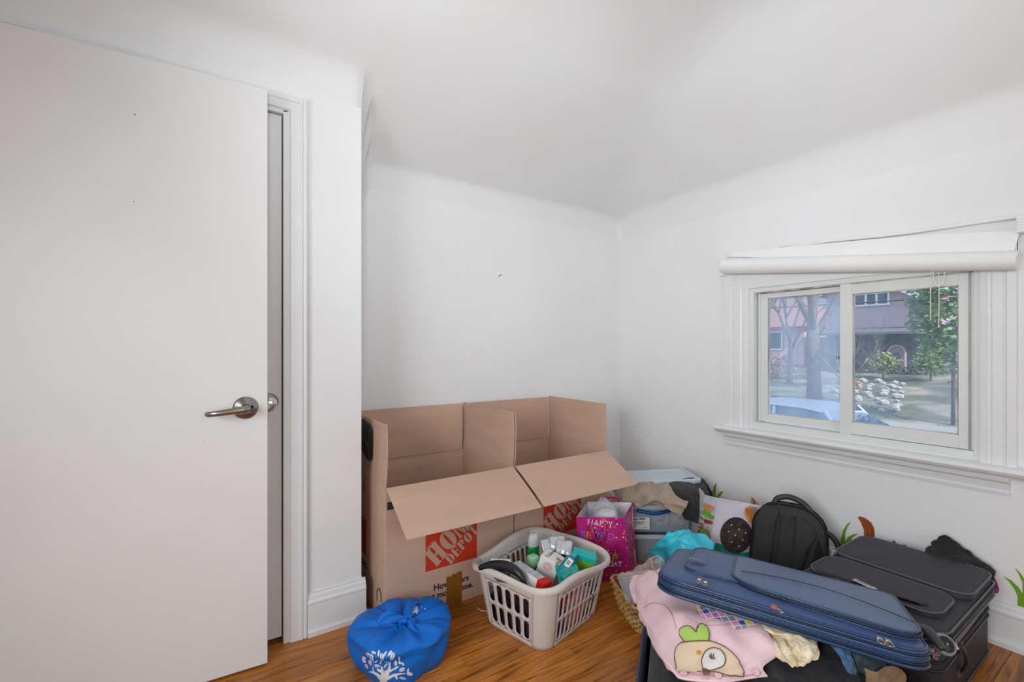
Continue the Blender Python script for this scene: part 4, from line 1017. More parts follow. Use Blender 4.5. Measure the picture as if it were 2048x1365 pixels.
bm = NB(); cloth(bm, pg([[(1322, 978, .375), (1350, 962, .398), (1385, 956, .40), (1405, 958, .39), (1416, 968, .36)], [(1326, 990, .362), (1356, 975, .39), (1392, 968, .385), (1414, 975, .35), (1423, 985, .33)], [(1342, 1002, .345), (1370, 995, .36), (1400, 992, .345), (1420, 998, .30), (1425, 1003, .28)], [(1358, 1018, .315), (1380, 1018, .31), (1400, 1020, .29), (1414, 1025, .25), (1419, 1025, .23)], [(1370, 1040, .26), (1385, 1044, .25), (1396, 1048, .23), (1406, 1050, .21), (1410, 1048, .20)]]), 70, 60, .005, 12, 15, ridg=False)
single('black_garment', bm, mat('black_cotton', '1a1a1b', .9, sheen=.15, bump=.1, bs=300), 'black garment hanging over the right side of the storage bins', 'clothing', bn(.36, .05, .2), smooth=True, sol=.004)
# ================================================================ WICKER BASKET
M_wick = mat('wicker', 'c7a062', .45, col2='96703a', vs=30, band=(.4, .6))
wa = V(-.415, -.910, 0); wb = V(.910, -.415, 0); wc = V(1.536, 1.283, 0)
wk = thing('wicker_basket', 'rectangular woven wicker basket under the pink jacket sleeve', 'basket', wc)
MW = frame(wc, wb, -wa)
def wloop(z, W, H, r, ph, amp, n=168):
    base = rrect(W, H, r, 10); L = []; P = [Vector((x, y, 0)) for x, y in base]; m = len(P)
    d = [(P[(i+1) % m]-P[i]).length for i in range(m)]; tot = sum(d); out = []
    i = 0; acc = 0
    for k in range(n):
        s_ = tot*k/n
        while acc+d[i] < s_: acc += d[i]; i += 1
        a, b = P[i], P[(i+1) % m]; t = (s_-acc)/max(d[i], 1e-9); p = a.lerp(b, t)
        nn = Vector(((b-a).y, -(b-a).x, 0)).normalized()
        out.append(MW @ (p+nn*amp*math.sin(2*PI*k/n*28+ph)+V(0, 0, z)))
    return out
for k in range(9):
    z = .006+k*.0118; f = k/8
    part('strand', tube(NB(), wloop(z, .175+.045*f, .215+.045*f, .03, (k % 2)*PI, .0055), .0048, 6, closed=True), M_wick, wk, smooth=True)
bm = NB()
for k in range(42):
    th = 2*PI*k/42
    a = wloop(.002, .175, .215, .03, 0, 0, 42)[k]; b = wloop(.112, .222, .262, .03, 0, 0, 42)[k]; tube(bm, [a, b], .0024, 5)
part('stakes', bm, M_wick, wk, kind='stuff')
part('rim', tube(NB(), wloop(.113, .226, .266, .032, 0, .0015), .0065, 6, closed=True), M_wick, wk, smooth=True)
bm = NB(); loft(bm, .185, .225, .03, [(0, .003), (0, .006)], MW, 5); part('basket_floor', bm, M_wick, wk)
M_smoke = mat('smoky_grey_plastic', '4b4f57', .25, col2='8c929c', vs=25)
for k, (x, y, m_, lb_, nm, s_) in enumerate(((-.05, .07, M_smoke, 'grey plastic tube in the wicker basket, farthest back', 'tube', (.016, .03)), (-.06, .02, cl('blue_grey_plastic', '5c7090', .3), 'blue-grey plastic jar in the wicker basket, left of the pink sleeve', 'jar', (.022, .02)),
        (-.045, -.03, cl('dark_slate_plastic', '2c3138', .3), 'dark round jar in the middle of the wicker basket', 'jar', (.026, .016)), (-.055, -.075, cl('coral_plastic', 'd87862', .35), 'coral lidded pot at the front corner of the wicker basket', 'pot', (.02, .014)), (.02, .05, cl('pale_plastic', 'c9ccd0', .35), 'pale jar in the wicker basket beside the clear wrap', 'jar', (.024, .022)), (-.01, -.06, cl('teal_slate', '3d5558', .3), 'teal grey tube at the front of the wicker basket', 'tube', (.017, .025)))):
    M = MW @ Matrix.Translation((x, y, .012)) @ Matrix.Rotation(.2*(k-2), 4, 'X')
    bm = lathe(NB(), [(s_[0]*.9, 0), (s_[0], .005), (s_[0], .055+s_[1]), (s_[0]*.85, .06+s_[1]), (s_[0]*.82, .072+s_[1]), (s_[0]*.3, .074+s_[1])], M, 20)
    single(nm, bm, m_, lb_, nm, M.translation, smooth=True, auto=45)
bm = NB(); cloth(bm, pg([[(1290, 1128, .16), (1300, 1118, .19), (1318, 1112, .21), (1330, 1122, .2)], [(1262, 1142, .14), (1285, 1138, .17), (1308, 1132, .19), (1330, 1140, .18)], [(1236, 1152, .128), (1262, 1158, .14), (1290, 1155, .155), (1320, 1160, .15)], [(1244, 1180, .122), (1262, 1188, .13), (1280, 1190, .135), (1300, 1190, .13)], [(1256, 1206, .118), (1266, 1210, .12), (1280, 1214, .12), (1296, 1212, .12)]]), 44, 44, .007, 30, 21)
single('clear_wrap', bm, M_poly, 'crumpled clear plastic wrap over the jars in the wicker basket', 'plastic wrap', atz(1280, 1170, .11), smooth=True)
bm = tube(NB(), crow([atz(1316, 1112, .215), atz(1304, 1118, .205), atz(1306, 1136, .19), atz(1322, 1150, .17)], 16), .006, 8, flat=.4)
single('beige_ribbon', bm, cl('beige_ribbon_cloth', 'a9977c', .8), 'beige ribbon loop standing up behind the wicker basket', 'ribbon', atz(1316, 1130, .18), smooth=True)
bm = NB(); cloth(bm, pg([[(1336, 1068, .270), (1352, 1060, .285), (1374, 1055, .290), (1396, 1062, .27), (1428, 1085, .25)], [(1322, 1078, .24), (1345, 1082, .255), (1366, 1070, .29), (1398, 1082, .265), (1428, 1098, .24)], [(1300, 1100, .16), (1330, 1094, .22), (1364, 1098, .235), (1396, 1098, .26), (1424, 1108, .23)], [(1294, 1108, .12), (1328, 1110, .17), (1356, 1116, .20), (1384, 1112, .235), (1410, 1122, .2)], [(1312, 1122, .10), (1330, 1128, .135), (1352, 1132, .16), (1372, 1128, .19), (1396, 1136, .17)], [(1322, 1148, .07), (1336, 1150, .09), (1350, 1150, .12), (1366, 1150, .14), (1386, 1150, .14)]]), 80, 80, .010, 9, 31, fold=lambda u, v: .9*abs(math.sin(7*u+5*v+2*math.sin(5*v)))+.5*abs(math.sin(11*u-6*v)))
single('turquoise_tissue', bm, mat('turquoise_tissue_film', '35c4dc', .4, var=.06, vs=8), 'crumpled bright turquoise tissue sheet in front of the storage bins', 'tissue paper', atz(1360, 1120, .1), smooth=True, sol=.001)
bm = NB(); cloth(bm, pg([[(1322, 1122, .15), (1335, 1124, .16), (1352, 1136, .15)], [(1322, 1140, .12), (1338, 1142, .13), (1356, 1152, .12)]]), 14, 10, .004, 20, 3)
single('dark_scrap', bm, cl('dark_teal_cloth', '2c4348', .8), 'dark teal scrap of cloth between the wicker basket and the turquoise tissue', 'cloth', atz(1336, 1138, .1), smooth=True, sol=.002)

# ================================================================ BAGEL BAG
fd = thing('bread_bag', 'white and teal food bag with a dark seeded bagel picture, left of the backpack', 'food bag', (2.08, 1.24, 0))
T = lambda x, y, t: V(0, 0, CH)+dirp(x, y)*t
A1, A2, A3, A4 = T(1437, 998, 2.20), T(1522, 1013, 2.21), atz(1492, 1172, .0), atz(1408, 1160, .0)
G1, G4 = T(1411, 992, 2.31), atz(1376, 1130, .0)
K2, K3 = A2+V(.10, .10, -.0), A3+V(.10, .12, 0)
def panel4(tl, tr, br, bl_, bulge, n1=18, n2=26, amp=.003, seed=4):
    nrm = (tr-tl).cross(bl_-tl).normalized()
    if nrm.dot(CAMP-tl) < 0: nrm = -nrm
    rows = []
    for j in range(5):
        v = j/4; L = tl.lerp(bl_, v); R_ = tr.lerp(br, v)
        rows.append([L.lerp(R_, i/4)+nrm*bulge*math.sin(PI*i/4)*min(1, v*2.2) for i in range(5)])
    return cloth(NB(), rows, n1, n2, amp, 16, seed)
M_wf = mat('white_food_film', 'd9d4de', .35, var=.02, vs=8)
bmF = panel4(A1, A2, A3, A4, .018); bvF = bvh_of(bmF); part('front_panel', bmF, M_wf, fd, smooth=True)
bmG = panel4(G1, A1, A4, G4, .004, 10, 26); bvG = bvh_of(bmG); part('gusset', bmG, M_wf, fd, smooth=True)
bmK = panel4(A2, K2, K3, A3, .010, 10, 26); bvK = bvh_of(bmK); part('gusset', bmK, mat('amber_window', '8a4a1c', .3, col2='c9b0a4', vs=18), fd, smooth=True)
B1 = G1+V(.10, .10, 0); bm = panel4(G1, B1, G4+V(.12, .14, 0), G4, .002, 8, 12); part('back_panel', bm, M_wf, fd, smooth=True)
bm = NB(); tube(bm, [A1.lerp(A4, i/10) for i in range(11)], .0022, 6); tube(bm, [A2.lerp(A3, i/10) for i in range(11)], .003, 6); tube(bm, [G1, A1, A2], .003, 6); part('seam', bm, M_wf, fd, kind='stuff')
Cf = lambda x, y: (1380+x/7.583, 960+y/7.583)
def pr(bv, P, name, m_, off=.0032, r=5): return part(name, pin(NB(), bv, [Cf(*p) for p in P], off, r), m_, fd)
def inkm(n, c, **k): return mat(n, c, .45, **k)
pr(bvF, [(395, 950), (480, 985), (560, 1060), (700, 1110), (900, 1095), (860, 1180), (800, 1330), (640, 1330), (330, 1330), (340, 1200), (360, 1050)], 'teal_band', inkm('teal_ink', '0b8f86'), .0030)
pr(bvF, [(690+240*math.cos(a)*(1 if math.cos(a) > 0 else .98), 840+275*math.sin(a)) for a in [2*PI*i/22 for i in range(22)]], 'bagel_picture', inkm('dark_bagel_ink', '2c2422', col2='453b37', vs=40), .0046)
bm = NB()
for x, y in ((620, 685), (735, 750), (580, 780), (830, 805), (680, 840), (785, 905), (625, 940), (735, 1000)): pin(bm, bvF, [Cf(x+a, y+b) for a, b in ((-14, 0), (0, -13), (14, 0), (0, 13))], .006, 2)
part('seed_prints', bm, inkm('seed_ink', 'd9d2c8'), fd, kind='stuff')
pr(bvF, [(880, 365), (1040, 390), (1010, 560), (975, 660), (930, 675), (870, 620), (830, 540), (828, 450)], 'roll_picture', inkm('orange_ink', 'd0691a', col2='e8a04a', vs=30), .0044)
pr(bvF, ell(950, 470, 55, 55), 'roll_hole', inkm('grey_hole_ink', '9c8a80'), .006, 3)
for P, nm, c, c2 in (([(235, 350), (300, 380), (400, 415), (400, 460), (330, 500), (250, 455), (200, 400)], 'bun_print', 'd98a58', 'e3ad88'),
        ([(195, 400), (260, 450), (340, 540), (400, 560), (400, 620), (300, 590), (190, 520)], 'lettuce_print', '6cae2e', '9cd04a'), ([(150, 540), (215, 570), (200, 620), (130, 600)], 'lettuce_print', '4f8f2a', '7ab83c'),
        ([(165, 480), (270, 550), (250, 600), (150, 560)], 'onion_print', 'd8d4da', 'b8a8b0'),
        ([(215, 600), (400, 640), (395, 690), (230, 660)], 'ham_print', 'a8581e', '7c3c14'), ([(120, 620), (240, 680), (400, 780), (395, 815), (230, 730), (110, 670)], 'meat_print', 'b8616c', 'e0c8c4'),
        ([(105, 670), (230, 740), (390, 830), (370, 870), (230, 790), (100, 720)], 'lettuce_print', '3f7a2a', '6aa83a'), ([(95, 715), (230, 800), (400, 850), (330, 1040), (230, 900), (95, 860)], 'amber_band', 'd9951c', 'c98a14')):
    pr(bvG, P, nm, inkm(nm+'_ink', c, col2=c2, vs=40), .0036+.0002*len(P), 4)
bm = NB(); ptext(bm, bvG, 'in', Cf(135, 865), (1, .10), (.0, -1), 19, .0062, .5); part('lettering', bm, inkm('brown_ink', '4a2410'), fd, kind='stuff')

# ================================================================ BACKPACK
M_bp = mat('black_backpack_nylon', '2a2b2b', .75, var=.06, vs=10, bump=.15, bs=400); M_bp2 = mat('black_mesh', '131518', .9); M_bp3 = mat('dark_webbing', '24262a', .5)
Rv = V(.350, -.937, 0); Uv = V(.13, .03, .98).normalized(); Uv = (Uv+Rv*.10).normalized()
bc_ = V(2.155, 1.045, -.005)+Uv*.205
MBp = frame(bc_, Rv, Uv)                                # local z points to the lens
bpk = thing('backpack', 'black backpack with padded straps standing against the window wall', 'backpack', (2.165, 1.025, 0))
def bpf(p): return V(p.x+.02*max(0, -p.y)/.21*(1 if p.x > 0 else -1), p.y, p.z)
bm = NB(); loft(bm, .288, .41, .045, [(.02, -.115), (.004, -.10), (0, -.085), (0, -.012), (.006, -.003), (.018, .002)], MBp, 8, rt=.115, dome=.012, fn=bpf); bvp = bvh_of(bm); part('body', bm, M_bp, bpk, smooth=True)
def pad(P, name, m_, h=.010, r=.006, parent=None):
    """raised padded panel following an outline in local coordinates (clockwise or not), laid on the back panel"""
    bm = NB(); cx = sum(p[0] for p in P)/len(P); cy = sum(p[1] for p in P)/len(P); rings = []
    PP = crow([V(x, y, 0) for x, y in P+[P[0]]], len(P)*4)[:-1]
    for k, (t, z) in enumerate(((1.0, .000), (1.0, h*.6), (.975, h*.92), (.90, h), (.6, h*1.1), (.25, h*1.15))):
        rings.append([bm.verts.new(MBp @ V((cx+(p.x-cx)*t)*1.0, (cy+(p.y-cy)*t)*.94, z)) for p in PP])
    n = len(PP)
    for a, b in zip(rings, rings[1:]):
        for i in range(n): bm.faces.new((a[i], a[(i+1) % n], b[(i+1) % n], b[i]))
    bm.faces.new(rings[-1]); recalc(bm); return part(name, bm, m_, bpk, smooth=True)
pad([(-.125, .14), (-.105, .195), (-.07, .205), (-.035, .195), (-.045, .14), (-.06, .0), (-.075, -.13), (-.08, -.22), (-.15, -.22), (-.15, -.13), (-.14, .0)], 'shoulder_strap', M_bp, .022)
pad([(-.028, .17), (.0, .165), (.03, .17), (.035, .08), (.03, -.06), (.02, -.22), (-.06, -.22), (-.052, -.1), (-.04, .03)], 'back_pad', M_bp, .016)
pad([(.03, .18), (.065, .165), (.108, .115), (.085, .05), (.055, -.06), (.035, -.22), (.0, -.22), (.02, -.06), (.025, .08)], 'shoulder_strap', M_bp, .024)
pad([(.115, .09), (.13, .03), (.138, -.06), (.14, -.2), (.075, -.2), (.085, -.07), (.10, .03)], 'side_mesh', M_bp2, .012)
pad([(.13, .0), (.142, -.05), (.145, -.2), (.11, -.2), (.108, -.09), (.118, -.03)], 'lower_strap', M_bp, .018)
def L(x, y, z): return MBp @ V(x, y, z)
part('top_handle', tube(NB(), crow([L(-.06, .20, -.03), L(-.045, .228, -.03), L(-.0, .242, -.03), L(.05, .226, -.03), L(.085, .19, -.03), L(.105, .15, -.03)], 24), .0125, 10, flat=.45, up=Rv.cross(Uv)), M_bp3, bpk, smooth=True)
part('hang_loop', tube(NB(), crow([L(-.03, .165, .01), L(-.015, .145, .024), L(.008, .145, .024), L(.025, .165, .01)], 14), .005, 8, flat=.5), M_bp3, bpk, smooth=True)
part('piping', tube(NB(), [MBp @ bpf(V(x, y, -.010)) for x, y in rrect(.291, .413, .047, 8, .117)], .004, 6, closed=True), M_bp2, bpk, smooth=True)
part('piping', tube(NB(), [MBp @ bpf(V(x, y, -.085)) for x, y in rrect(.291, .413, .047, 8, .117)], .004, 6, closed=True), M_bp2, bpk, smooth=True)
part('side_strap', tube(NB(), crow([L(.115, .10, -.06), L(.155, .10, -.07), L(.185, .06, -.07), L(.196, -.02, -.07), L(.188, -.10, -.07), L(.15, -.15, -.07)], 24), .016, 12, flat=.8), M_bp3, bpk, smooth=True)
bm = NB(); cloth(bm, [[L(.145, .05, -.06), L(.155, .05, -.06), L(.165, .045, -.06)], [L(.148, .0, -.05), L(.162, .0, -.045), L(.175, -.01, -.05)], [L(.150, -.06, -.05), L(.170, -.06, -.04), L(.185, -.07, -.05)], [L(.152, -.14, -.05), L(.17, -.14, -.04), L(.18, -.14, -.05)]], 16, 30, .008, 38, 6)
single('white_plastic_bag', bm, mat('white_crinkled_plastic', 'c6ccd0', .4), 'crinkled white plastic bag squeezed beside the black backpack', 'plastic bag', L(.15, -.1, -.05), smooth=True, sol=.001)

# ================================================================ BLACK SUITCASE
M_bs = mat('black_suitcase_cloth', '2c2c32', .6, var=.05, vs=6, bump=.25, bs=500); M_pip = mat('black_piping', '17171a', .35); M_pip2 = mat('highlit_piping', '4c4d58', .35); M_zip = mat('zip_tape', '101013', .6)  # M_pip2: dark piping lightened, its gloss highlight put into the colour
bs = thing('black_suitcase', 'black soft suitcase under the window with its lid half closed on clothes', 'suitcase', (2.075, .615, 0))
MC = frame((2.085, .615, 0), (1, 0, 0), (0, 1, 0))
bm = NB(); loft(bm, .590, .385, .045, [(.01, .002), (0, .015), (0, .195), (.006, .200), (.012, .195), (.012, .03)], MC, 7, cap1=True); part('shell', bm, M_bs, bs, smooth=True, auto=50)
for z, m_ in ((.185, M_zip), (.16, M_pip), (.03, M_pip)): part('piping', tube(NB(), [MC @ V(x, y, z) for x, y in rrect(.592, .387, .046, 7)], .0042, 6, closed=True), m_, bs, smooth=True)
MLd = frame((2.085, .615, .234), V(1, 0, -.006), V(0, 1, .006))
bm = NB(); loft(bm, .612, .410, .055, [(.02, -.0), (.003, .002), (0, .008), (0, .040), (.004, .048), (.014, .052)], MLd, 8, dome=.010); bvs = bvh_of(bm); part('lid', bm, M_bs, bs, smooth=True, auto=60)
for z, m_, r in ((.046, M_pip2, .0042), (.034, M_zip, .0036), (.022, M_pip, .0045), (.006, M_pip2, .0045)): part('lid_piping', tube(NB(), [MLd @ V(x, y, z) for x, y in rrect(.615, .413, .056, 8)], r, 6, closed=True), m_, bs, smooth=True)
def lpanel(par, M, x0, x1, y0, y1, r, z, h, m_, name='pocket', dome=.006, pipe=None, rt=None, fn=None):
    MM = M @ Matrix.Translation(((x0+x1)/2, (y0+y1)/2, z)); W_2, H_2 = x1-x0, y1-y0
    bm = NB(); loft(bm, W_2, H_2, r, [(0, -.004), (0, h*.6), (.003, h*.92), (.010, h)], MM, 8, dome=dome, rt=rt, fn=fn); o = part(name, bm, m_, par, smooth=True, auto=70)
    if pipe: part('pocket_piping', tube(NB(), [MM @ (fn or (lambda p: p))(V(x, y, h*.85)) for x, y in rrect(W_2-.001, H_2-.001, r, 8, rt)], .0034, 6, closed=True), pipe, o, smooth=True)
    return o
# the long edge runs toward the window; big pocket on the wall side, flat panel on the room side
lpanel(bs, MLd, -.005, .304, -.200, .200, .05, .058, .017, M_bs, pipe=M_pip2)
lpanel(bs, MLd, -.235, -.025, -.175, .198, .06, .056, .014, M_bs, pipe=M_pip2, name='front_pocket')
def on_pl(M, x, y, z=0):
    d = dirp(x, y); n = M.col[2].to_3d(); p0 = M.translation+n*z; t = (p0-CAMP).dot(n)/d.dot(n); return CAMP+d*t
def puller(M, c, d, m_, s_=1., par=None, nm='zip_pull', frame_w=.011):
    """flat ring-shaped zip pull; c world, d direction"""
    n = M.col[2].to_3d(); d = Vector(d).normalized(); sx = d.cross(n).normalized(); w_ = frame_w*s_; l = .032*s_
    o = part(nm, tube(NB(), [c+sx*a*w_*.5+d*b*l+n*.004 for a, b in ((-.6, 0), (.6, 0), (.9, .35), (1, .85), (.5, 1), (-.5, 1), (-1, .85), (-.9, .35))], .0019*s_, 6, closed=True), m_, par, smooth=True)
    bm = NB(); rbox(bm, -w_*.45, w_*.45, -.008*s_, .010*s_, 0, .007*s_, .0015, frame(c-d*.004, sx, d, n), 2); part('slider', bm, m_, o, smooth=True, auto=40); return o
c = on_pl(MLd, 1729, 1171, .080)
Mlab = frame(c, V(-.28, -1, 0), V(1, -.28, 0))
bm = NB(); rbox(bm, -.036, .036, -.010, .010, 0, .005, .003, Mlab); o = part('badge', bm, M_chrome, bs, smooth=True, auto=40)
bm = NB(); rbox(bm, -.026, .026, -.004, .004, .0045, .0062, .001, Mlab, 1); part('badge_plate', bm, M_steel, o)
bm = NB(); strip(bm, [on_pl(MLd, x, y, .074) for x, y in ((1628, 1142), (1680, 1158), (1760, 1185), (1830, 1206), (1856, 1210))], .006, (0, 0, 1), 3); part('dark_seam', bm, M_pip, bs, smooth=True)
for P in (((1628, 1135), (1640, 1128)), ): pass
puller(MLd, on_pl(MLd, 1942, 1158, .05), (-.55, -.8, -.15), M_chrome, 1.2, bs); puller(MLd, on_pl(MLd, 1962, 1152, .05), (-.1, -.9, -.4), M_chrome, 1.2, bs); puller(MLd, on_pl(MLd, 1634, 1134, .06), (.6, .5, 0), M_chrome, .8, bs)
part('zip_tape', tube(NB(), [on_pl(MLd, x, y, .056) for x, y in ((1930, 1156), (1948, 1152), (1966, 1147))], .004, 6), mat('brass_zip', '6d6744', .4, metal=.6), bs)
# side handle
bm = NB(); tube(bm, crow([V(1.985, .4205, .095), V(1.985, .410, .115), V(1.985, .405, .14), V(1.985, .410, .165), V(1.985, .4205, .18)], 16), .009, 8, flat=.5); part('side_handle', bm, M_pip, bs, smooth=True)
bm = NB(); box(bm, 1.96, 2.01, .418, .423, .085, .105); box(bm, 1.96, 2.01, .418, .423, .172, .19); part('handle_mount', bm, M_pip2, bs, kind='stuff')
# lining strip and contents at the open edge
bm = NB(); strip(bm, [V(2.32, .428, .238), V(2.12, .423, .215), V(1.93, .424, .205), V(1.80, .44, .203)], .009, (0, -.7, .7), 3); part('lining_edge', bm, cl('dusty_pink_lining', '8c6c68', .8), bs, smooth=True, sol=.002)
bm = NB(); cloth(bm, [[V(1.80, .44, .215), V(1.95, .44, .235), V(2.15, .44, .24), V(2.3, .45, .24)], [V(1.79, .52, .24), V(1.95, .54, .25), V(2.15, .55, .25), V(2.3, .55, .25)], [V(1.80, .70, .23), V(1.95, .70, .24), V(2.15, .70, .25), V(2.3, .7, .24)]], 40, 24, .010, 12, 4)
single('grey_laundry', bm, cl('pale_grey_cotton', '9aa0a6', .9), 'pale grey laundry showing in the open gap of the black suitcase', 'clothing', V(2.0, .5, .22), smooth=True, sol=.004)
bm = NB(); cloth(bm, pg([[(1893, 1292, .235), (1905, 1286, .24), (1912, 1288, .24)], [(1898, 1305, .22), (1912, 1300, .225), (1919, 1300, .225)]]), 8, 8, .002, 30, 2); single('white_tag', bm, M_white_card, 'small white paper tag at the open edge of the black suitcase', 'tag', atz(1905, 1295, .22), smooth=True, sol=.001)
bm = NB(); cloth(bm, [[V(2.44, .60, .33), V(2.45, .56, .375), V(2.46, .50, .335), V(2.455, .42, .29)], [V(2.40, .61, .315), V(2.41, .56, .33), V(2.42, .50, .315), V(2.43, .42, .28)], [V(2.36, .60, .300), V(2.37, .55, .305), V(2.38, .48, .300), V(2.40, .42, .24)]], 30, 24, .007, 28, 2)
single('black_shirt', bm, mat('black_jersey', '17171a', .9, sheen=.1), 'black cloth sticking up between the black suitcase and the window wall', 'clothing', V(2.42, .55, .25), smooth=True, sol=.004)
# caster wheel in the gap between the suitcases
cw = thing('caster_wheel', 'dark grey caster wheel on an arm between the blue and the black suitcase', 'wheel', atz(1880, 1290, .2))
wc_ = atz(1888, 1290, .27); wn_ = (CAMP-wc_).normalized(); wn_ = (wn_+V(.3, -.5, .2)).normalized()
Mw = Matrix.Translation(wc_) @ wn_.to_track_quat('Z', 'Y').to_matrix().to_4x4()
part('tyre', lathe(NB(), [(.020, -.008), (.027, -.007), (.0285, 0), (.027, .007), (.020, .008)], Mw, 28), mat('light_grey_rubber', '8a8d90', .5), cw, smooth=True)
part('hub', lathe(NB(), [(.021, -.009), (.021, .009), (.016, .011), (.006, .012)], Mw, 24), M_blk, cw, smooth=True, auto=40)
part('axle_bolt', lathe(NB(), [(.004, .011), (.004, .015), (.002, .016)], Mw, 12), M_steel, cw, smooth=True)
part('arm', tube(NB(), crow([atz(1828, 1258, .30), atz(1850, 1262, .305), atz(1866, 1276, .30), atz(1886, 1300, .285)], 14), [.019, .019, .019, .018, .018, .018, .019, .018, .016, .015, .014, .013, .012, .011, .010], 12, flat=.8), mat('dark_grey_plastic', '3b3d42', .35), cw, smooth=True)

# ================================================================ BLUE SUITCASE
M_bl = mat('blue_suitcase_cloth', '27487a', .42, var=.05, vs=6, bump=.25, bs=600, sheen=.1); M_bl2 = mat('blue_suitcase_panel', '37547e', .34, var=.05, vs=6, bump=.25, bs=600, sheen=.1)
M_bpip = mat('blue_piping', '27405f', .28); M_bzip = mat('navy_zip', '101a33', .5); M_nav = mat('navy_cloth', '171f36', .7, var=.05, vs=12)
su = thing('blue_suitcase', 'blue soft suitcase overflowing with clothes, its lid resting on top', 'suitcase', (1.264, .638, 0))
SL = V(.595, -.804, 0); SS = V(.804, .595, 0)
MS = frame((1.264, .638, 0), SL, SS)
bm = NB(); loft(bm, .68, .44, .06, [(.012, .002), (0, .02), (0, .205), (.006, .212), (.014, .205), (.014, .03)], MS, 8); part('shell', bm, M_nav, su, smooth=True, auto=50)
for z, m_ in ((.20, M_bpip), (.185, M_bzip), (.17, M_bpip)): part('piping', tube(NB(), [MS @ V(x, y, z) for x, y in rrect(.683, .443, .061, 8)], .0045, 6, closed=True), m_, su, smooth=True)
bm = NB(); rbox(bm, .325, .344, -.16, .19, .02, .20, .008, MS); part('end_pocket', bm, M_bl, su, smooth=True, auto=50)
LE = V(math.cos(-1.1081)*.9985, math.sin(-1.1081)*.9985, -.0552); LS = V(.894*.987, .446*.987, -.1609)
ML = frame((1.4826, .7328, .3498), LE, LS)
LW, LH = .654, .423
bm = NB(); loft(bm, LW, LH, .075, [(.012, -.026), (.001, -.023), (0, -.018), (0, .012), (.006, .020), (.018, .024)], ML, 10, dome=.016); part('lid', bm, M_bl, su, smooth=True, auto=60)
for z, m_, r, i in ((.018, M_bpip, .0042, .004), (.008, M_bzip, .0035, 0), (-.004, M_bpip, .0034, 0), (-.013, M_bzip, .0030, 0), (-.021, M_bpip, .0046, 0)): part('lid_piping', tube(NB(), [ML @ V(x, y, z) for x, y in rrect(LW+.002-2*i, LH+.002-2*i, .075, 10)], r, 6, closed=True), m_, su, smooth=True)
lpanel(su, ML, -.262, -.085, -.120, .195, .045, .030, .010, M_bl, pipe=M_bpip, name='small_pocket')
def shear(p):
    a = max(0, min(1, (p.x+.20)/.42)); b = max(0, min(1, (.165-p.y)/.33)); return V(p.x, p.y-.052*a*b, p.z)
bp = lpanel(su, ML, -.125, .319, -.132, .190, .080, .032, .015, M_bl2, pipe=M_bpip, name='large_pocket', dome=.007, rt=.03, fn=shear)
part('pocket_zip', tube(NB(), [ML @ (shear(V(x, y, .0365))+V(.097, .029, 0)) for x, y in rrect(.450, .328, .082, 8, .032)], .0042, 6, closed=True), M_bzip, bp, smooth=True)
sm_ = [ML @ V(-.100+.41*t, -.035-.085*t+.070*math.sin(PI*t*.85), (.0595-.007*abs(2*t-1)**2)) for t in [i/20 for i in range(21)]]
part('curved_seam', tube(NB(), sm_, .0022, 6, flat=.5), M_bzip, bp, smooth=True)
for px, py, d in ((1399, 1163, 1), (1411, 1168, 1), (1759, 1282, 1), (1776, 1287, 1)): puller(ML, on_pl(ML, px, py, .034), -LS, M_steel, 1.0, su, frame_w=.014)
o = puller(ML, on_pl(ML, 1555, 1222, .030), (-LS+LE*.6), M_chrome, .7, su)
bm = NB(); rbox(bm, -.008, .008, -.011, .011, 0, .006, .0028, frame(on_pl(ML, 1548, 1217, .034), LE, LS-LE*.4)); part('red_tab', bm, mat('coral_enamel', 'b5534a', .3), o, smooth=True)
bm = NB(); Mq = frame(on_pl(ML, 1393, 1121, .052), LE+LS*.05, LS); rbox(bm, -.026, .026, -.016, .016, -.0005, .0012, .0005, Mq, 1); o = part('logo_patch', bm, mat('slate_patch', '44597c', .4), su)
part('logo_lettering', text('MMX', Mq @ Matrix.Translation((-.022, -.007, .002)) , .017, .0006), mat('silver_thread', '9aa4b4', .5), o, kind='stuff')

# clothes spilling out of the blue suitcase
bm = NB(); loft(bm, .63, .39, .06, [(0, .10), (0, .20), (.02, .235), (.06, .262)], MS, 6, dome=.020)
bmesh.ops.subdivide_edges(bm, edges=bm.edges, cuts=2, use_grid_fill=True)
for v in bm.verts: v.co.z += .012*noise.noise(v.co*12) if v.co.z > .2 else 0
single('packed_clothes', bm, mat('black_knit', '15161a', .95, sheen=.1), 'dark clothes packed to the rim of the blue suitcase', 'clothing', (1.264, .638, .1), smooth=True)
bm = NB(); cloth(bm, pg([[(1496, 1272, .29), (1530, 1264, .30), (1580, 1262, .305), (1640, 1272, .31), (1700, 1290, .31), (1745, 1305, .305)], [(1485, 1306, .285), (1520, 1304, .296), (1580, 1302, .30), (1640, 1308, .305), (1700, 1316, .30), (1748, 1328, .295)], [(1475, 1340, .280), (1520, 1340, .285), (1580, 1340, .29), (1640, 1343, .29), (1700, 1347, .285), (1745, 1352, .28)], [(1450, 1372, .27), (1520, 1376, .275), (1580, 1380, .275), (1640, 1384, .275), (1700, 1384, .27), (1745, 1390, .255)], [(1430, 1420, .24), (1510, 1430, .24), (1580, 1435, .24), (1640, 1440, .24), (1700, 1440, .24), (1750, 1440, .22)]]), 90, 60, .009, 15, 41)
single('black_trousers', bm, mat('black_twill', '131319', .85, sheen=.15), 'black trousers folded over the front edge of the blue suitcase', 'clothing', atz(1600, 1340, .25), smooth=True, sol=.004)
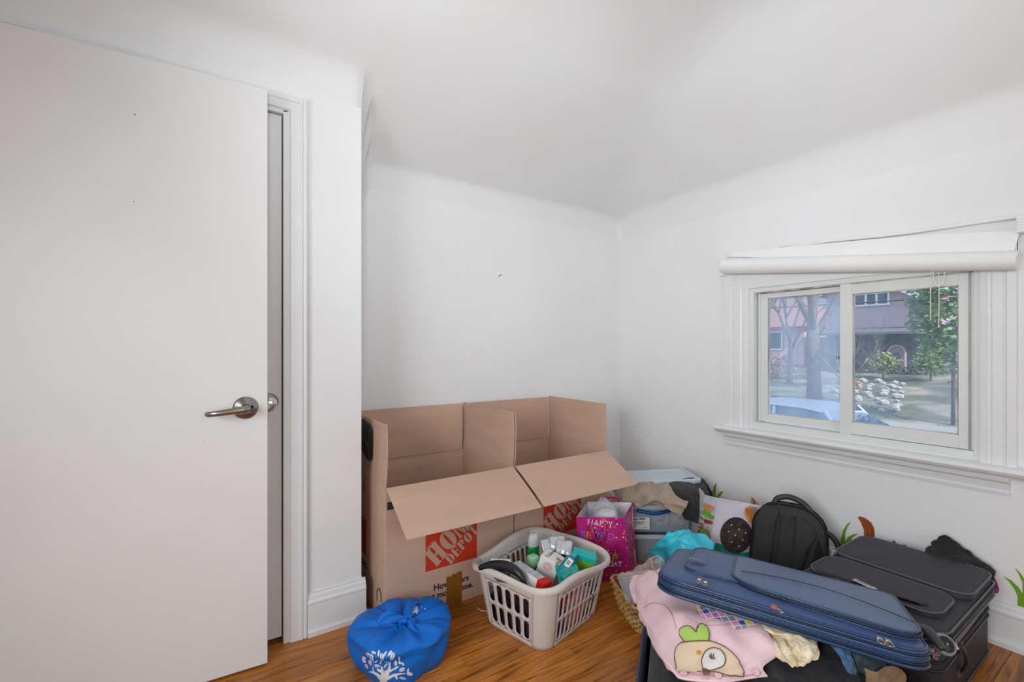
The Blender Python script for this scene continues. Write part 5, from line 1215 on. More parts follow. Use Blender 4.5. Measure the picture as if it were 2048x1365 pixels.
bm = NB(); cloth(bm, pg([[(1660, 1288, .352), (1680, 1294, .352), (1700, 1300, .348)], [(1678, 1312, .342), (1694, 1316, .342), (1706, 1318, .336)], [(1686, 1330, .33), (1700, 1334, .33), (1712, 1336, .322)], [(1694, 1346, .315), (1704, 1350, .315), (1714, 1352, .305)]]), 18, 26, .004, 30, 7)
single('denim_strap', bm, mat('blue_denim', '2b4a68', .9, col2='4a6d8c', vs=80), 'narrow strip of blue denim hanging out under the blue suitcase lid', 'clothing', atz(1690, 1320, .3), smooth=True, sol=.003)
bm = NB(); cloth(bm, pg([[(1700, 1302, .345), (1730, 1312, .34), (1765, 1322, .325), (1790, 1334, .30)], [(1708, 1322, .328), (1735, 1332, .32), (1765, 1340, .305), (1788, 1348, .285)], [(1712, 1345, .305), (1738, 1350, .30), (1765, 1356, .285), (1785, 1362, .265)]]), 24, 20, .005, 18, 8)
single('dark_teal_garment', bm, mat('dark_teal_satin', '1c3038', .5), 'dark teal satin garment under the right part of the blue lid', 'clothing', atz(1740, 1330, .28), smooth=True, sol=.003)
bm = NB(); cloth(bm, pg([[(1724, 1336, .315), (1752, 1344, .312), (1778, 1332, .312), (1800, 1338, .295), (1812, 1348, .28)], [(1730, 1350, .30), (1755, 1356, .298), (1780, 1350, .295), (1802, 1356, .278), (1812, 1366, .26)], [(1735, 1375, .27), (1760, 1380, .27), (1785, 1378, .265), (1804, 1384, .25), (1812, 1390, .23)]]), 30, 22, .007, 22, 9)
single('tan_garment', bm, mat('tan_cloth', '8a6c50', .85), 'tan brown cloth at the right front of the open blue suitcase', 'clothing', atz(1765, 1360, .25), smooth=True, sol=.003)
# quilt with coloured tiles
def tile_mat():
    q = NT('tile_print_cloth'); b = q.b; b.inputs['Roughness'].default_value = .8
    tc = q.n('ShaderNodeTexCoord'); mp = q.n('ShaderNodeMapping'); mp.inputs['Rotation'].default_value = (0, 0, .55); mp.inputs['Scale'].default_value = (1, 1, .0); q.l(tc.outputs['Object'], mp.inputs[0])
    vo = q.n('ShaderNodeTexVoronoi', Scale=52., Randomness=.0, distance='CHEBYCHEV'); q.l(mp.outputs[0], vo.inputs['Vector'])
    sp = q.n('ShaderNodeSeparateColor'); q.l(vo.outputs['Color'], sp.inputs[0])
    r = q.n('ShaderNodeValToRGB'); q.l(sp.outputs[0], r.inputs[0]); r.color_ramp.interpolation = 'CONSTANT'; e = r.color_ramp.elements
    e[0].color = srgb('d88fb0'); e[1].position = .25; e[1].color = srgb('8b8894')
    for p, c in ((.42, 'c06ea8'), (.56, '4a4fa8'), (.68, 'e8cf52'), (.8, '8a9ccf'), (.9, 'e3b6cc')): x = e.new(p); x.color = srgb(c)
    gt = q.n('ShaderNodeMath', operation='GREATER_THAN'); q.l(vo.outputs['Distance'], gt.inputs[0]); gt.inputs[1].default_value = .43
    mx = q.n('ShaderNodeMix', data_type='RGBA'); q.l(gt.outputs[0], mx.inputs[0]); q.l(r.outputs[0], mx.inputs[6]); mx.inputs[7].default_value = srgb('e6e0e8')
    q.l(mx.outputs[2], b.inputs['Base Color']); return q.m
# pink jacket
M_pk = mat('pink_fleece', 'efcdd4', .9, var=.02, vs=6, sheen=.1, bump=.15, bs=250)
JG = [[(1300, 1142, .25), (1345, 1160, .31), (1400, 1180, .325), (1460, 1200, .335), (1520, 1222, .335)],
      [(1276, 1166, .20), (1322, 1188, .30), (1385, 1214, .325), (1460, 1240, .335), (1535, 1262, .335)],
      [(1276, 1205, .175), (1312, 1230, .285), (1385, 1256, .330), (1466, 1276, .330), (1546, 1288, .32)],
      [(1284, 1240, .19), (1318, 1272, .275), (1385, 1296, .315), (1458, 1312, .320), (1556, 1312, .30)],
      [(1302, 1290, .215), (1330, 1318, .285), (1388, 1330, .305), (1456, 1340, .310), (1524, 1338, .295)],
      [(1328, 1338, .24), (1346, 1347, .290), (1395, 1356, .300), (1456, 1362, .302), (1534, 1356, .285)]]
bm = NB(); cloth(bm, pg(JG), 110, 100, .010, 7, 51, ridg=False, fold=lambda u, v: .55*math.exp(-((u-.8)**2+(v-.42)**2)*7)*math.sin(26*u+12*v+3*math.sin(7*v))+.4*math.exp(-((u-.12)**2+(v-.45)**2)*9)*math.sin(22*v-9*u)+1.0*math.sin(9*u-5*v+2*math.sin(4*u))*max(0, 1-abs(v-.35)*1.6)*(.3+u)); bvj = bvh_of(bm)
jk = thing('pink_jacket', 'pale pink child jacket with an embroidered animal patch, spilling over the blue suitcase', 'jacket', atz(1400, 1280, .2))
part('jacket_body', bm, M_pk, jk, smooth=True, sol=.005)
bm = NB(); cloth(bm, pg([[(1345, 1140, .30), (1322, 1138, .235), (1295, 1142, .185), (1270, 1150, .160), (1262, 1160, .150)], [(1345, 1158, .325), (1318, 1158, .255), (1290, 1164, .205), (1268, 1170, .170), (1258, 1174, .150)], [(1335, 1180, .31), (1312, 1182, .26), (1290, 1186, .20), (1272, 1190, .165), (1262, 1190, .150)], [(1318, 1200, .26), (1305, 1204, .225), (1288, 1208, .175), (1275, 1208, .15), (1268, 1206, .14)]]), 50, 40, .006, 16, 17)
part('sleeve', bm, M_pk, jk, smooth=True, sol=.005)
bm = NB(); cloth(bm, pg([[(1272, 1196, .15), (1284, 1205, .165), (1298, 1204, .185), (1308, 1200, .21)], [(1276, 1215, .13), (1286, 1220, .15), (1296, 1224, .17), (1304, 1228, .18)], [(1279, 1240, .11), (1286, 1246, .13), (1292, 1248, .145), (1299, 1250, .15)]]), 20, 24, .004, 28, 8); part('cuff_lining', bm, mat('cream_pink_fleece', 'e9d3d4', .95, sheen=.3), jk, smooth=True, sol=.004)
Cj = lambda x, y: (1200+x/4.096, 1080+y/4.096)
def ap(P, nm, m_, off, r=8): return part(nm, pin(NB(), bvj, [Cj(*p) for p in P], off, r), m_, jk, smooth=True)
M_beige = mat('beige_felt', 'e2c9ab', .9); M_lime2 = mat('lime_felt', 'aacb62', .9); M_wfelt = mat('white_felt', 'ddd8d4', .9); M_stitch = mat('brown_stitch', '5c4a3c', .8)
def outline(P, off, r=.0011):
    bm = NB(); Q = crow([V(*p, 0) for p in P], len(P)*8); W3 = []
    for p in Q:
        h, n_ = hit(bvj, *Cj(p.x, p.y))
        if h is not None: W3.append(h+n_*off)
    if len(W3) > 2: tube(bm, W3, r, 5)
    return part('stitching', bm, M_stitch, jk)
heart = [(700, 850), (672, 800), (670, 750), (705, 728), (750, 735), (790, 775), (800, 730), (840, 712), (885, 745), (900, 800), (893, 850)]
ap(heart, 'green_leaf_patch', M_lime2, .007); outline(heart, .009)
face = [(628, 1090), (618, 1000), (630, 920), (675, 868), (760, 850), (900, 850), (1000, 885), (1080, 945), (1130, 1010), (1158, 1080), (1165, 1140), (1060, 1130), (940, 1112), (800, 1105), (700, 1100)]
ap(face, 'face_patch', M_beige, .0065, 12); outline(face[:-1], .009)
eye = [(850, 1090), (843, 1000), (870, 940), (930, 912), (990, 925), (1020, 975), (1005, 1040), (950, 1080), (900, 1095)]
ap(eye, 'eye_patch', M_wfelt, .0085); outline(eye+[eye[0]], .0105)
outline([(905, 985), (925, 1005), (955, 1000)], .011, .0009); outline([(918, 955), (930, 1000)], .011, .0009); outline([(905, 970), (922, 1000)], .011, .0009); outline([(942, 960), (940, 1002)], .011, .0009)
ap([(838, 1080), (870, 1072), (905, 1092), (900, 1142), (850, 1140)], 'nose_patch', mat('brown_felt', '8a6248', .9), .009, 4)
ap([(795, 935), (820, 925), (835, 940), (825, 960), (800, 958)], 'orange_dot', mat('orange_felt', 'd98a2c', .8), .009, 3)
M_seam = mat('pink_seam', 'cf9dab', .9)
for P in ([(362, 560), (420, 525), (500, 530), (560, 570), (600, 640), (625, 730)], [(700, 640), (800, 690), (900, 705), (1050, 700), (1180, 680), (1270, 640)], [(640, 1095), (800, 1118), (1000, 1126), (1200, 1120), (1320, 1090)]):
    bm = NB(); W3 = []
    for p in crow([V(*q, 0) for q in P], 40):
        h, n_ = hit(bvj, *Cj(p.x, p.y))
        if h is not None: W3.append(h+n_*.001)
    if len(W3) > 2: part('seam', tube(bm, W3, .0012, 5), M_seam, jk, smooth=True)
for x, y in ((1275, 1100), (970, 1128), (688, 1106)):
    h, n_ = hit(bvj, *Cj(x, y))
    if h is not None: part('button', lathe(NB(), [(.0085, 0), (.0085, .003), (.007, .0042), (.005, .003)], Matrix.Translation(h+n_*.004) @ n_.to_track_quat('Z', 'Y').to_matrix().to_4x4(), 18), mat('pink_button', 'e3c1c4', .3), jk, smooth=True)
bm = NB(); cloth(bm, pg([[(1378, 1176, .345), (1425, 1190, .350), (1475, 1205, .350), (1524, 1226, .348)], [(1390, 1206, .345), (1432, 1216, .350), (1478, 1228, .350), (1522, 1242, .347)], [(1400, 1230, .340), (1438, 1238, .345), (1476, 1245, .346), (1512, 1250, .344)], [(1408, 1246, .336), (1438, 1254, .340), (1468, 1256, .342), (1500, 1256, .341)]]), 36, 24, .004, 12, 3, ridg=False)
single('patterned_cloth', bm, tile_mat(), 'cloth with pink, yellow and blue tile pattern between the lid and the pink jacket', 'cloth', atz(1450, 1220, .35), smooth=True, sol=.003)
# cream lace
def lace():
    q = NT('cream_lace'); b = q.b; b.inputs['Roughness'].default_value = .85; b.inputs['Sheen Weight'].default_value = .2
    tc = q.n('ShaderNodeTexCoord'); vo = q.n('ShaderNodeTexVoronoi', Scale=210.); q.l(tc.outputs['Object'], vo.inputs['Vector'])
    nz = q.n('ShaderNodeTexNoise', Scale=26.); q.l(tc.outputs['Object'], nz.inputs['Vector'])
    r = q.n('ShaderNodeValToRGB'); q.l(nz.outputs[0], r.inputs[0]); r.color_ramp.elements[0].color = srgb('e2cda4'); r.color_ramp.elements[1].color = srgb('efe2c6'); r.color_ramp.elements[0].position = .4; r.color_ramp.elements[1].position = .6
    q.l(r.outputs[0], b.inputs['Base Color'])
    g1 = q.n('ShaderNodeMath', operation='GREATER_THAN'); q.l(vo.outputs['Distance'], g1.inputs[0]); g1.inputs[1].default_value = .22
    g2 = q.n('ShaderNodeMath', operation='LESS_THAN'); q.l(nz.outputs[0], g2.inputs[0]); g2.inputs[1].default_value = .50
    mm = q.n('ShaderNodeMath', operation='MAXIMUM'); q.l(g1.outputs[0], mm.inputs[0]); q.l(g2.outputs[0], mm.inputs[1]); q.l(mm.outputs[0], b.inputs['Alpha'])
    return q.m
lt = thing('lace_garment', 'cream lace garment hanging out beside the pink jacket', 'clothing', atz(1580, 1290, .3))
LG = [[(1518, 1240, .325), (1545, 1246, .335), (1575, 1256, .34), (1605, 1268, .34), (1632, 1282, .335)],
      [(1521, 1258, .325), (1548, 1264, .335), (1576, 1274, .34), (1606, 1286, .34), (1636, 1298, .33)],
      [(1534, 1274, .322), (1556, 1284, .33), (1580, 1294, .332), (1608, 1302, .332), (1636, 1312, .32)],
      [(1543, 1296, .314), (1560, 1304, .32), (1582, 1312, .32), (1606, 1316, .32), (1632, 1320, .312)],
      [(1554, 1316, .307), (1568, 1326, .31), (1586, 1334, .312), (1598, 1336, .31), (1612, 1324, .308)]]
bm = NB(); cloth(bm, pg(LG), 90, 80, .0042, 20, 61, fold=lambda u, v: 1.1*math.sin(22*u+3*math.sin(3*v+1))*(.35+.65*v)+.5*math.sin(16*v+5*u)); part('lace_cloth', bm, lace(), lt, smooth=True)
bm = NB(); cloth(bm, pg([[(1522, 1250, .345), (1560, 1258, .352), (1600, 1270, .352), (1630, 1284, .346)], [(1532, 1262, .345), (1566, 1270, .353), (1602, 1282, .354), (1634, 1296, .345)], [(1548, 1268, .342), (1572, 1280, .350), (1604, 1292, .352), (1630, 1306, .342)]]), 60, 28, .0045, 24, 62, fold=lambda u, v: math.sin(26*u+4*v)*v); part('lace_frill', bm, lace(), lt, smooth=True)
bm = NB(); cloth(bm, pg([[(1572, 1278, .352), (1600, 1284, .357), (1628, 1300, .350)], [(1578, 1290, .349), (1602, 1300, .355), (1632, 1312, .345)], [(1590, 1300, .34), (1606, 1314, .342), (1628, 1322, .334)]]), 34, 28, .004, 26, 63, fold=lambda u, v: math.sin(14*u)); part('lace_fold', bm, lace(), lt, smooth=True)

# ================================================================ WALL STICKERS
XS = XW-.0012
def sticker(P, name, m_, label, cat='wall sticker', grp=None):
    W = [atX(x, y, XS) for x, y in P]; c = sum(W, V(0, 0, 0))/len(W)
    Q = W
    bm = NB(); a = [bm.verts.new(p) for p in Q]; b = [bm.verts.new(p+V(.001, 0, 0)) for p in Q]; n = len(Q)
    f = bm.faces.new(a); g = bm.faces.new(b[::-1])
    for i in range(n): bm.faces.new((a[i], a[(i+1) % n], b[(i+1) % n], b[i]))
    bm.normal_update(); bmesh.ops.triangulate(bm, faces=[f, g]); recalc(bm)
    return single(name, bm, m_, label, cat, c, grp)
M_grass = mat('grass_green_vinyl', '6f9e17', .5); M_brn = mat('brown_vinyl', 'a04c1c', .5); M_mag = mat('magenta_vinyl', '8d2a80', .5)
Cs = lambda x, y: (1480+x/3.37, 960+y/3.37)
sticker([Cs(*p) for p in ((675, 470), (680, 400), (695, 340), (720, 300), (748, 282), (722, 325), (708, 370), (708, 420), (730, 385), (765, 368), (800, 364), (765, 385), (745, 415), (735, 450), (720, 480))], 'grass_sticker', M_grass, 'green grass tuft wall sticker between the backpack and the black suitcase')
sticker([Cs(*p) for p in ((1870, 850), (1872, 790), (1850, 740), (1815, 690), (1775, 652), (1830, 680), (1880, 730), (1905, 770), (1905, 700), (1880, 640), (1850, 590), (1890, 630), (1930, 690), (1950, 760), (1960, 850), (1915, 866))], 'grass_sticker', M_grass, 'green grass tuft wall sticker at the far right above the baseboard')
sticker([(1420, 1012), (1423, 990), (1427, 975), (1433, 965), (1431, 985), (1432, 995), (1440, 985), (1447, 983), (1438, 996), (1436, 1012)], 'grass_sticker', M_grass, 'green grass wall sticker behind the black garment and bread bag')
st = sticker([Cs(*p) for p in ((792, 252), (815, 248), (850, 262), (885, 290), (905, 330), (908, 380), (895, 415), (880, 428), (850, 425), (838, 395), (835, 340), (815, 290))], 'tail_sticker', M_brn, 'brown striped curved tail wall sticker above the black suitcase')
for k, P in enumerate((((830, 268), (858, 320), (862, 380), (858, 420)), ((855, 275), (885, 330), (888, 380), (880, 415)))):
    part('sticker_line', tube(NB(), crow([atX(*Cs(*p), XS-.0012) for p in P], 12), .0008, 4, flat=.3, up=(1, 0, 0)), M_ink, st)
sticker([Cs(*p) for p in ((1028, 412), (1040, 410), (1060, 435), (1090, 440), (1122, 440), (1112, 462), (1070, 470), (1035, 470), (1028, 440))], 'star_sticker', M_brn, 'small brown pointed wall sticker just above the black suitcase middle')
sticker([Cs(*p) for p in ((900, 436), (935, 430), (970, 440), (970, 470), (900, 470))], 'back_sticker', M_brn, 'brown curved sliver of wall sticker behind the black suitcase edge')
st = sticker([Cs(*p) for p in ((1680, 655), (1715, 660), (1735, 700), (1748, 745), (1735, 768), (1690, 760))], 'magenta_sticker', M_mag, 'magenta wall sticker with pale dots right of the black suitcase')
bm = NB()
for x, y, r in ((1712, 690, 7), (1735, 745, 6)): lathe(bm, [(r/3.37/560, 0), (r/3.37/560, .001)], frame(atX(*Cs(x, y), XS-.0008), (0, 1, 0), (0, 0, -1)), 12)
part('sticker_dots', bm, M_pinkink, st, kind='stuff')
# ================================================================ OUTSIDE THE WINDOW
def gz(x, y): return -1.42+min(max(x-9, 0), 14)*.116+.05*noise.noise(V(x*.4, y*.4, 0))
def ground_mat():
    q = NT('spring_lawn'); b = q.b; b.inputs['Roughness'].default_value = .95
    g = q.n('ShaderNodeNewGeometry'); n1 = q.n('ShaderNodeTexNoise', Scale=.9, Detail=6.); q.l(g.outputs['Position'], n1.inputs['Vector'])
    r = q.n('ShaderNodeValToRGB'); q.l(n1.outputs[0], r.inputs[0]); e = r.color_ramp.elements
    e[0].position = .34; e[0].color = srgb('43473d'); e[1].position = .66; e[1].color = srgb('8f8678'); x = e.new(.5); x.color = srgb('5f6152')
    n2 = q.n('ShaderNodeTexNoise', Scale=14., Detail=4.); q.l(g.outputs['Position'], n2.inputs['Vector'])
    mx = q.n('ShaderNodeMix', data_type='RGBA', blend_type='OVERLAY'); mx.inputs[0].default_value = .5; q.l(r.outputs[0], mx.inputs[6]); q.l(n2.outputs[0], mx.inputs[7])
    q.l(mx.outputs[2], b.inputs['Base Color']); return q.m
bm = NB(); N1, N2 = 60, 50
gg = [[bm.verts.new((3.2+i*1.0, -12+j*1.2, gz(3.2+i*1.0, -12+j*1.2))) for i in range(N1)] for j in range(N2)]
for j in range(N2-1):
    for i in range(N1-1): bm.faces.new((gg[j][i], gg[j][i+1], gg[j+1][i+1], gg[j+1][i]))
struct(part('ground', bm, ground_mat(), smooth=True))
bm = NB(); Nn = 30
rows = [[V(x, -12+2*j, gz(x, -12+2*j)+.03) for x in (7.2, 8.5, 10, 11.5, 12.6)] for j in range(Nn)]
vs = [[bm.verts.new(p) for p in r] for r in rows]
for j in range(Nn-1):
    for i in range(4): bm.faces.new((vs[j][i], vs[j][i+1], vs[j+1][i+1], vs[j+1][i]))
struct(part('street', bm, mat('asphalt', '5f6267', .8, var=.06, vs=3), smooth=True))
bm = NB(); vs = [[bm.verts.new(V(x, y, gz(x, y)+.04)) for x in (13.2, 14.0, 14.6)] for y in [-12+2*j for j in range(Nn)]]
for j in range(Nn-1):
    for i in range(2): bm.faces.new((vs[j][i], vs[j][i+1], vs[j+1][i+1], vs[j+1][i]))
struct(part('pavement', bm, mat('concrete_path', '8f8c86', .85), smooth=True))
M_stucco = mat('pinkish_stucco', 'b3a0a4', .9, var=.04, vs=4); M_stone = mat('dark_rubble_stone', '45454b', .9, col2='6b686a', vs=3.5); M_roof = mat('red_shingles', '9c7a76', .95, col2='8c6a66', vs=8, spec=.1)
M_wwood = mat('white_window_wood', 'd7dde2', .6); M_hglass = mat('house_window_glass', '3e4f63', .1); M_wsid = mat('pale_siding', 'bcc5cc', .8)
def hwin(parent, X, y0, y1, z0, z1, cols, rows, nm='window'):
    f = NB(); t = .07
    box(f, X-.06, X+.02, y0-t, y1+t, z0-t, z0); box(f, X-.06, X+.02, y0-t, y1+t, z1, z1+t); box(f, X-.06, X+.02, y0-t, y0, z0, z1); box(f, X-.06, X+.02, y1, y1+t, z0, z1)
    for c in range(1, cols): yy = y0+(y1-y0)*c/cols; box(f, X-.05, X+.02, yy-.04, yy+.04, z0, z1)
    o = part(nm, f, M_wwood, parent)
    for c in range(cols):
        for r in range(rows):
            a0, a1 = y0+(y1-y0)*c/cols, y0+(y1-y0)*(c+1)/cols; c0, c1 = z0+(z1-z0)*r/rows, z0+(z1-z0)*(r+1)/rows
            part('pane', B(X-.025, X-.015, a0+.045, a1-.045, c0+.015, c1-.015), M_hglass, o)
    return o
# stone and stucco house straight across
h1 = thing('gabled_house', 'pinkish stucco gabled house with dark stone ground floor across the street, right pane', 'house', (24, 8.7, -.4))
XH = 24
part('stone_ground_floor', B(XH, XH+8, 5.9, 9.6, -.9, 1.95), M_stone, h1)
bm = NB(); P = [(5.9, 1.95), (9.6, 1.95), (9.6, 3.62), (8.3, 4.42), (5.9, 2.95)]
a = [bm.verts.new((XH-.02, y, z)) for y, z in P]; b = [bm.verts.new((XH+8, y, z)) for y, z in P]
bm.faces.new(a); bm.faces.new(b[::-1])
for i in range(5): bm.faces.new((a[i], a[(i+1) % 5], b[(i+1) % 5], b[i]))
recalc(bm); part('stucco_gable', bm, M_stucco, h1)
for sg in (-1, 1):
    bm = NB(); y0, y1 = 8.3, 8.3+(1.6 if sg > 0 else -2.75); z0, z1 = 4.47, 4.47-abs(y1-8.3)*.614
    v = [bm.verts.new(p) for p in ((XH-.4, y0, z0), (XH+8.2, y0, z0), (XH+8.2, y1, z1), (XH-.4, y1, z1), (XH-.4, y0, z0+.14), (XH+8.2, y0, z0+.14), (XH+8.2, y1, z1+.14), (XH-.4, y1, z1+.14))]
    for f in ((0,1,2,3),(4,5,6,7),(0,1,5,4),(1,2,6,5),(2,3,7,6),(3,0,4,7)): bm.faces.new([v[i] for i in f])
    recalc(bm); part('roof', bm, M_roof, h1)
    bm = NB(); v = [bm.verts.new(p) for p in ((XH-.46, y0, z0-.10), (XH-.40, y0, z0-.10), (XH-.40, y1, z1-.10), (XH-.46, y1, z1-.10), (XH-.46, y0, z0+.16), (XH-.40, y0, z0+.16), (XH-.40, y1, z1+.16), (XH-.46, y1, z1+.16))]
    for f in ((0,1,2,3),(4,5,6,7),(0,1,5,4),(1,2,6,5),(2,3,7,6),(3,0,4,7)): bm.faces.new([v[i] for i in f])
    recalc(bm); part('fascia', bm, M_wwood, h1)
hwin(h1, XH-.04, 7.30, 8.45, 3.02, 3.45, 3, 2)
bm = NB(); v = [bm.verts.new(p) for p in ((XH-.7, 5.8, 1.80), (XH-.7, 9.8, 1.80), (XH+.1, 9.8, 2.05), (XH+.1, 5.8, 2.05), (XH-.7, 5.8, 1.70), (XH-.7, 9.8, 1.70), (XH+.1, 9.8, 1.85), (XH+.1, 5.8, 1.85))]
for f in ((0,1,2,3),(4,5,6,7),(0,1,5,4),(1,2,6,5),(2,3,7,6),(3,0,4,7)): bm.faces.new([v[i] for i in f])
recalc(bm); part('porch_roof', bm, mat('grey_slate', '6a686d', .9), h1)
bm = NB(); ap_ = [(7.0+.28*math.cos(t), .95+.28*math.sin(t)) for t in [PI*i/10 for i in range(11)]]
poly(bm, [(XH-.05, y, z) for y, z in [(7.28, -.4)]+ap_+[(6.72, -.4)]]); part('arched_door', bm, mat('tan_door', '9c8878', .8), h1)
bm = NB(); tube(bm, [V(XH-.07, y, z) for y, z in [(7.28, -.4)]+ap_+[(6.72, -.4)]], .05, 6); part('door_surround', bm, M_stucco, h1)
bm = NB(); poly(bm, [(XH-.06, 7.0+.13*math.cos(t), .8+.17*math.sin(t)) for t in [2*PI*i/12 for i in range(12)]]); part('door_pane', bm, M_hglass, h1)
part('side_wing', B(XH+2, XH+8, 1.5, 5.9, -.9, 2.3), M_wsid, h1)
# pink house on the left
h2 = thing('pink_house', 'pale pink house with a red roof seen behind trees through the left pane', 'house', (27, 13.4, -.2))
part('wall', B(27, 34, 11.9, 20, -.9, 2.35), mat('pale_pink_stucco', 'd0aeb0', .9, var=.03, vs=3), h2)
bm = NB(); v = [bm.verts.new(p) for p in ((26.5, 11.6, 2.3), (26.5, 20.3, 2.3), (30.5, 20.3, 4.2), (30.5, 13.5, 4.2), (34.5, 11.6, 2.3), (34.5, 20.3, 2.3))]
for f in ((0, 1, 2, 3), (0, 3, 4), (3, 2, 5, 4), (1, 5, 2), (0, 4, 5, 1)): bm.faces.new([v[i] for i in f])
recalc(bm); part('roof', bm, M_roof, h2)
hwin(h2, 26.96, 13.05, 13.65, 1.1, 2.0, 1, 4)
h3 = thing('pale_house', 'pale grey sided house between the pink and the gabled house', 'house', (36, 13.5, -.2))
part('wall', B(36, 41, 11.2, 20, -.9, 5.2), M_wsid, h3); hwin(h3, 35.96, 15.0, 15.8, 1.2, 2.6, 2, 2); hwin(h3, 35.96, 13.2, 14.0, 3.2, 4.2, 1, 2)
bm = NB(); v = [bm.verts.new(p) for p in ((35.6, 10.8, 5.2), (35.6, 20.4, 5.2), (41.4, 20.4, 5.2), (41.4, 10.8, 5.2), (38.5, 13, 7.6), (38.5, 18, 7.6))]
for f in ((0, 1, 5, 4), (1, 2, 5), (2, 3, 4, 5), (3, 0, 4), (0, 3, 2, 1)): bm.faces.new([v[i] for i in f])
recalc(bm); part('roof', bm, mat('grey_shingles', '8b9098', .9), h3)
# bare trees
M_bark = mat('grey_bark', '5d5652', .95, col2='7c7470', vs=6)
def tree(name, label, x, y, h, r, seed, lean=(0, 0), depth=4, first=.45, spread=.55):
    rnd = random.Random(seed); z0 = gz(x, y)-.05
    o = thing(name, label, 'tree', (x, y, z0)); bm = NB(); tw = NB()
    def br(p, d, L, rr_, k):
        pts = [p]; q = p.copy(); dd = d.copy()
        for i in range(4):
            dd = (dd+V(rnd.uniform(-.14, .14), rnd.uniform(-.14, .14), rnd.uniform(-.02, .10))).normalized(); q = q+dd*L/4; pts.append(q.copy())
        tube(bm if k > 1 else tw, pts, [rr_*(1-.45*i/4) for i in range(5)], 6 if k > 2 else 4)
        if k == 0: return
        for j in range(3 if k > 1 else 4):
            t = rnd.choice((2, 3, 4)); nd = (dd+V(rnd.uniform(-1, 1), rnd.uniform(-1, 1), rnd.uniform(-.1, .7))*spread*1.2).normalized()
            br(pts[t].copy(), nd, L*rnd.uniform(.55, .8), rr_*.52, k-1)
    p0 = V(x, y, z0); d0 = V(lean[0], lean[1], 1).normalized(); p1 = p0+d0*h*first
    tube(bm, [p0, p0.lerp(p1, .3), p0.lerp(p1, .7), p1], [r*1.3, r*1.02, r*.95, r*.85], 10)
    for j in range(4):
        a = j*PI/2+rnd.random(); br(p1-d0*h*.03*j, (d0*1.0+V(math.cos(a), math.sin(a), 0)*spread).normalized(), h*.34, r*.6, depth)
    part('trunk', bm, M_bark, o, smooth=True); part('twigs', tw, M_bark, o, kind='stuff'); return o
tree('bare_tree', 'largest bare tree, its forked trunk in the left pane beside the meeting stile', 16, 6.75, 7.5, .19, 3, (0, .02), 4, .36, .5)
tree('bare_tree', 'leaning bare tree at the left edge of the left pane', 15, 8.25, 6.5, .12, 5, (.02, .08), 4, .4, .6)
tree('bare_tree', 'slim bare tree in front of the pale house, left pane middle', 19, 8.9, 6.5, .09, 8, (0, -.03), 4, .3, .5)
tree('bare_tree', 'small bare shrub-like tree in front of the stone house, right pane left side', 18.5, 6.9, 3.4, .05, 12, (0, .1), 4, .15, .9)
# evergreen at the right
def foliage(name, label, cat, c, rx, ry, rz, n, m_, seed, leaf=.09, trunk=None):
    rnd = random.Random(seed); o = thing(name, label, cat, (c[0], c[1], gz(c[0], c[1]))); bm = NB()
    for i in range(n):
        a = rnd.random()*2*PI; e = math.asin(rnd.uniform(-1, 1)); k = rnd.uniform(.55, 1)*(1+.25*math.sin(3*a+seed)*math.cos(2*e))
        p = V(c[0]+rx*k*math.cos(a)*math.cos(e), c[1]+ry*k*math.sin(a)*math.cos(e), c[2]+rz*k*math.sin(e))
        d = V(rnd.uniform(-1, 1), rnd.uniform(-1, 1), rnd.uniform(-.6, .6)).normalized()*leaf*rnd.uniform(.6, 1.5); u = d.cross(V(rnd.uniform(-1, 1), rnd.uniform(-1, 1), 1)).normalized()*leaf*.5
        v = [bm.verts.new(q) for q in (p-d, p+u, p+d, p-u)]; bm.faces.new(v)
    part('foliage', bm, m_, o, kind='stuff')
    if trunk: part('trunk', tube(NB(), [V(c[0], c[1], gz(c[0], c[1])-.05), V(c[0]+.05, c[1], c[2]*.5), V(c[0], c[1]+.05, c[2])], [trunk, trunk*.8, trunk*.4], 8), M_bark, o, smooth=True)
    return o
M_ever = mat('evergreen_leaf', '5c7a48', .8, col2='8fa668', vs=2.5)
foliage('evergreen_tree', 'light green evergreen tree at the right side of the right pane', 'tree', (15, 3.30, 2.35), .95, .85, 1.7, 2600, M_ever, 4, .10, .045)
foliage('shrub', 'yellow-green shrub in front of the dark stone house', 'shrub', (21, 6.55, .62), .5, .55, .35, 500, mat('yellow_green_leaf', '93985a', .8), 6, .07, .03)
foliage('shrub', 'green shrub at the right corner of the stone house by the evergreen', 'shrub', (21, 5.2, .75), .5, .4, .6, 600, M_ever, 7, .07, .03)
foliage('shrub', 'reddish bare shrub below the pink house, left pane', 'shrub', (20, 9.9, .35), .6, .9, .55, 700, mat('reddish_twig', '94706a', .9), 9, .06, .03)
foliage('shrub', 'small orange-brown shrub beside the rocks, right pane left corner', 'shrub', (16.6, 6.05, .02), .35, .3, .3, 300, mat('orange_twig', 'a8775e', .9), 10, .05, .02)
foliage('hedge', 'dark hedge along the stone house below the porch', 'hedge', (22.6, 7.6, .1), .5, 2.6, .45, 1800, mat('dark_hedge_leaf', '3f4a3c', .9), 11, .07)
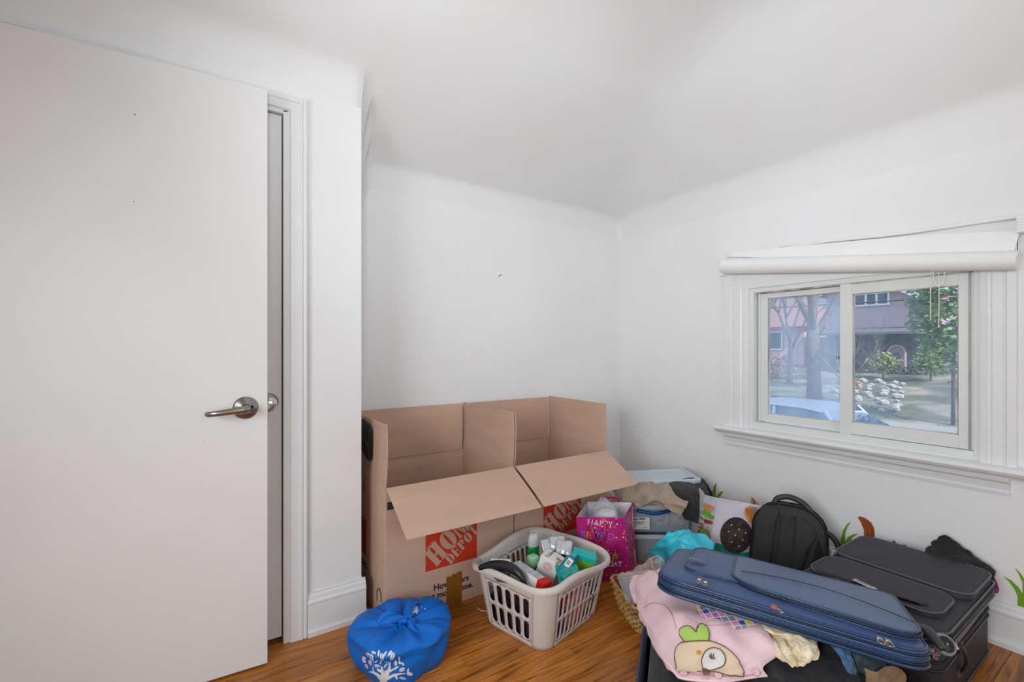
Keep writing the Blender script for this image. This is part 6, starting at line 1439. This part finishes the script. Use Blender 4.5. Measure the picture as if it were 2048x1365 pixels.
# rock garden
M_rock = mat('pale_rock', 'b7b3ae', .9, col2='8f8b88', vs=5); rk = []
for k in range(3):
    me_b = NB(); bmesh.ops.create_icosphere(me_b, subdivisions=1, radius=1)
    for v in me_b.verts: v.co *= 1+.3*noise.noise(v.co*1.7+V(k*5, 0, 0))
    me = bpy.data.meshes.new('rock'); me_b.to_mesh(me); me_b.free(); me.materials.append(M_rock); rk.append(me)
rnd = random.Random(5); taken = []
for i in range(46):
    for _ in range(60):
        x = rnd.uniform(15.6, 20.5); y = 4.6+(x-16)*.27+rnd.random()*1.8; sc = rnd.uniform(.07, .15)
        if all(math.hypot(x-a, y-b) > (sc+c)*1.45 for a, b, c in taken): break
    taken.append((x, y, sc))
    o = bpy.data.objects.new('rock', rk[i % 3]); COL.objects.link(o); o.location = (x, y, gz(x, y)+sc*.4); o.scale = (sc, sc*1.2, sc*.75); o.rotation_euler = (0, 0, rnd.random()*6)
    tag(o, 'pale rounded rock in the rock garden before the stone house', 'rock', 'rocks in the front garden across the street')
# parked car
M_carp = mat('silver_car_paint', '8c9cb0', .3, metal=.4); M_carg = mat('car_glass', '33475c', .05)
cy, cx_, g0 = 3.80, 9.4, -1.40
ca = thing('parked_car', 'silver blue parked car, its roof and bonnet just above the window sill', 'car', (cx_, cy, g0))
def extr(P, xh, m_, nm, taper=0, zc=.9):
    bm = NB(); a = [bm.verts.new((cx_-xh+max(0, z-zc)*taper, cy+y, g0+z)) for y, z in P]; b = [bm.verts.new((cx_+xh-max(0, z-zc)*taper, cy+y, g0+z)) for y, z in P]
    f1 = bm.faces.new(a); f2 = bm.faces.new(b[::-1]); n = len(P)
    for i in range(n): bm.faces.new((a[i], a[(i+1) % n], b[(i+1) % n], b[i]))
    bm.normal_update(); bmesh.ops.triangulate(bm, faces=[f1, f2]); recalc(bm); return part(nm, bm, m_, ca, bev=.03, smooth=True, auto=40)
extr([(-2.25, .35), (-2.28, .6), (-2.15, .78), (-1.6, .92), (-.95, 1.02), (.0, 1.05), (1.7, 1.05), (2.1, 1.0), (2.2, .7), (2.2, .35)], .88, M_carp, 'body')
extr([(-1.0, 1.0), (-.25, 1.43), (.1, 1.48), (1.1, 1.48), (1.9, 1.04)], .80, M_carg, 'cabin_glass', .32, 1.0)
extr([(-.27, 1.42), (.1, 1.50), (1.1, 1.50), (1.35, 1.40), (1.1, 1.47), (.1, 1.46)], .69, M_carp, 'roof', .05, 1.4)
for yy in (-.62, .55):
    for sx in (-1, 1): part('pillar', tube(NB(), [V(cx_+sx*.81, cy+yy-.02, g0+1.02), V(cx_+sx*.68, cy+yy+(.35 if yy < 0 else 0), g0+1.46)], .03, 6), M_carp, ca)
for yy in (-1.45, 1.35):
    for sx in (-1, 1): part('wheel', lathe(NB(), [(.31, -.1), (.32, -.06), (.32, .06), (.31, .1), (.18, .11)], frame((cx_+sx*.80, cy+yy, g0+.32), (0, 1, 0), (0, 0, 1)), 20), M_blk, ca, smooth=True)
single('overhead_wire', tube(NB(), [V(20, -2, 2.83), V(20, 6, 2.78), V(20, 14, 2.86)], .022, 5), M_blk, 'thin overhead wire crossing in front of the gabled house', 'wire', (20, 6, 2.78))
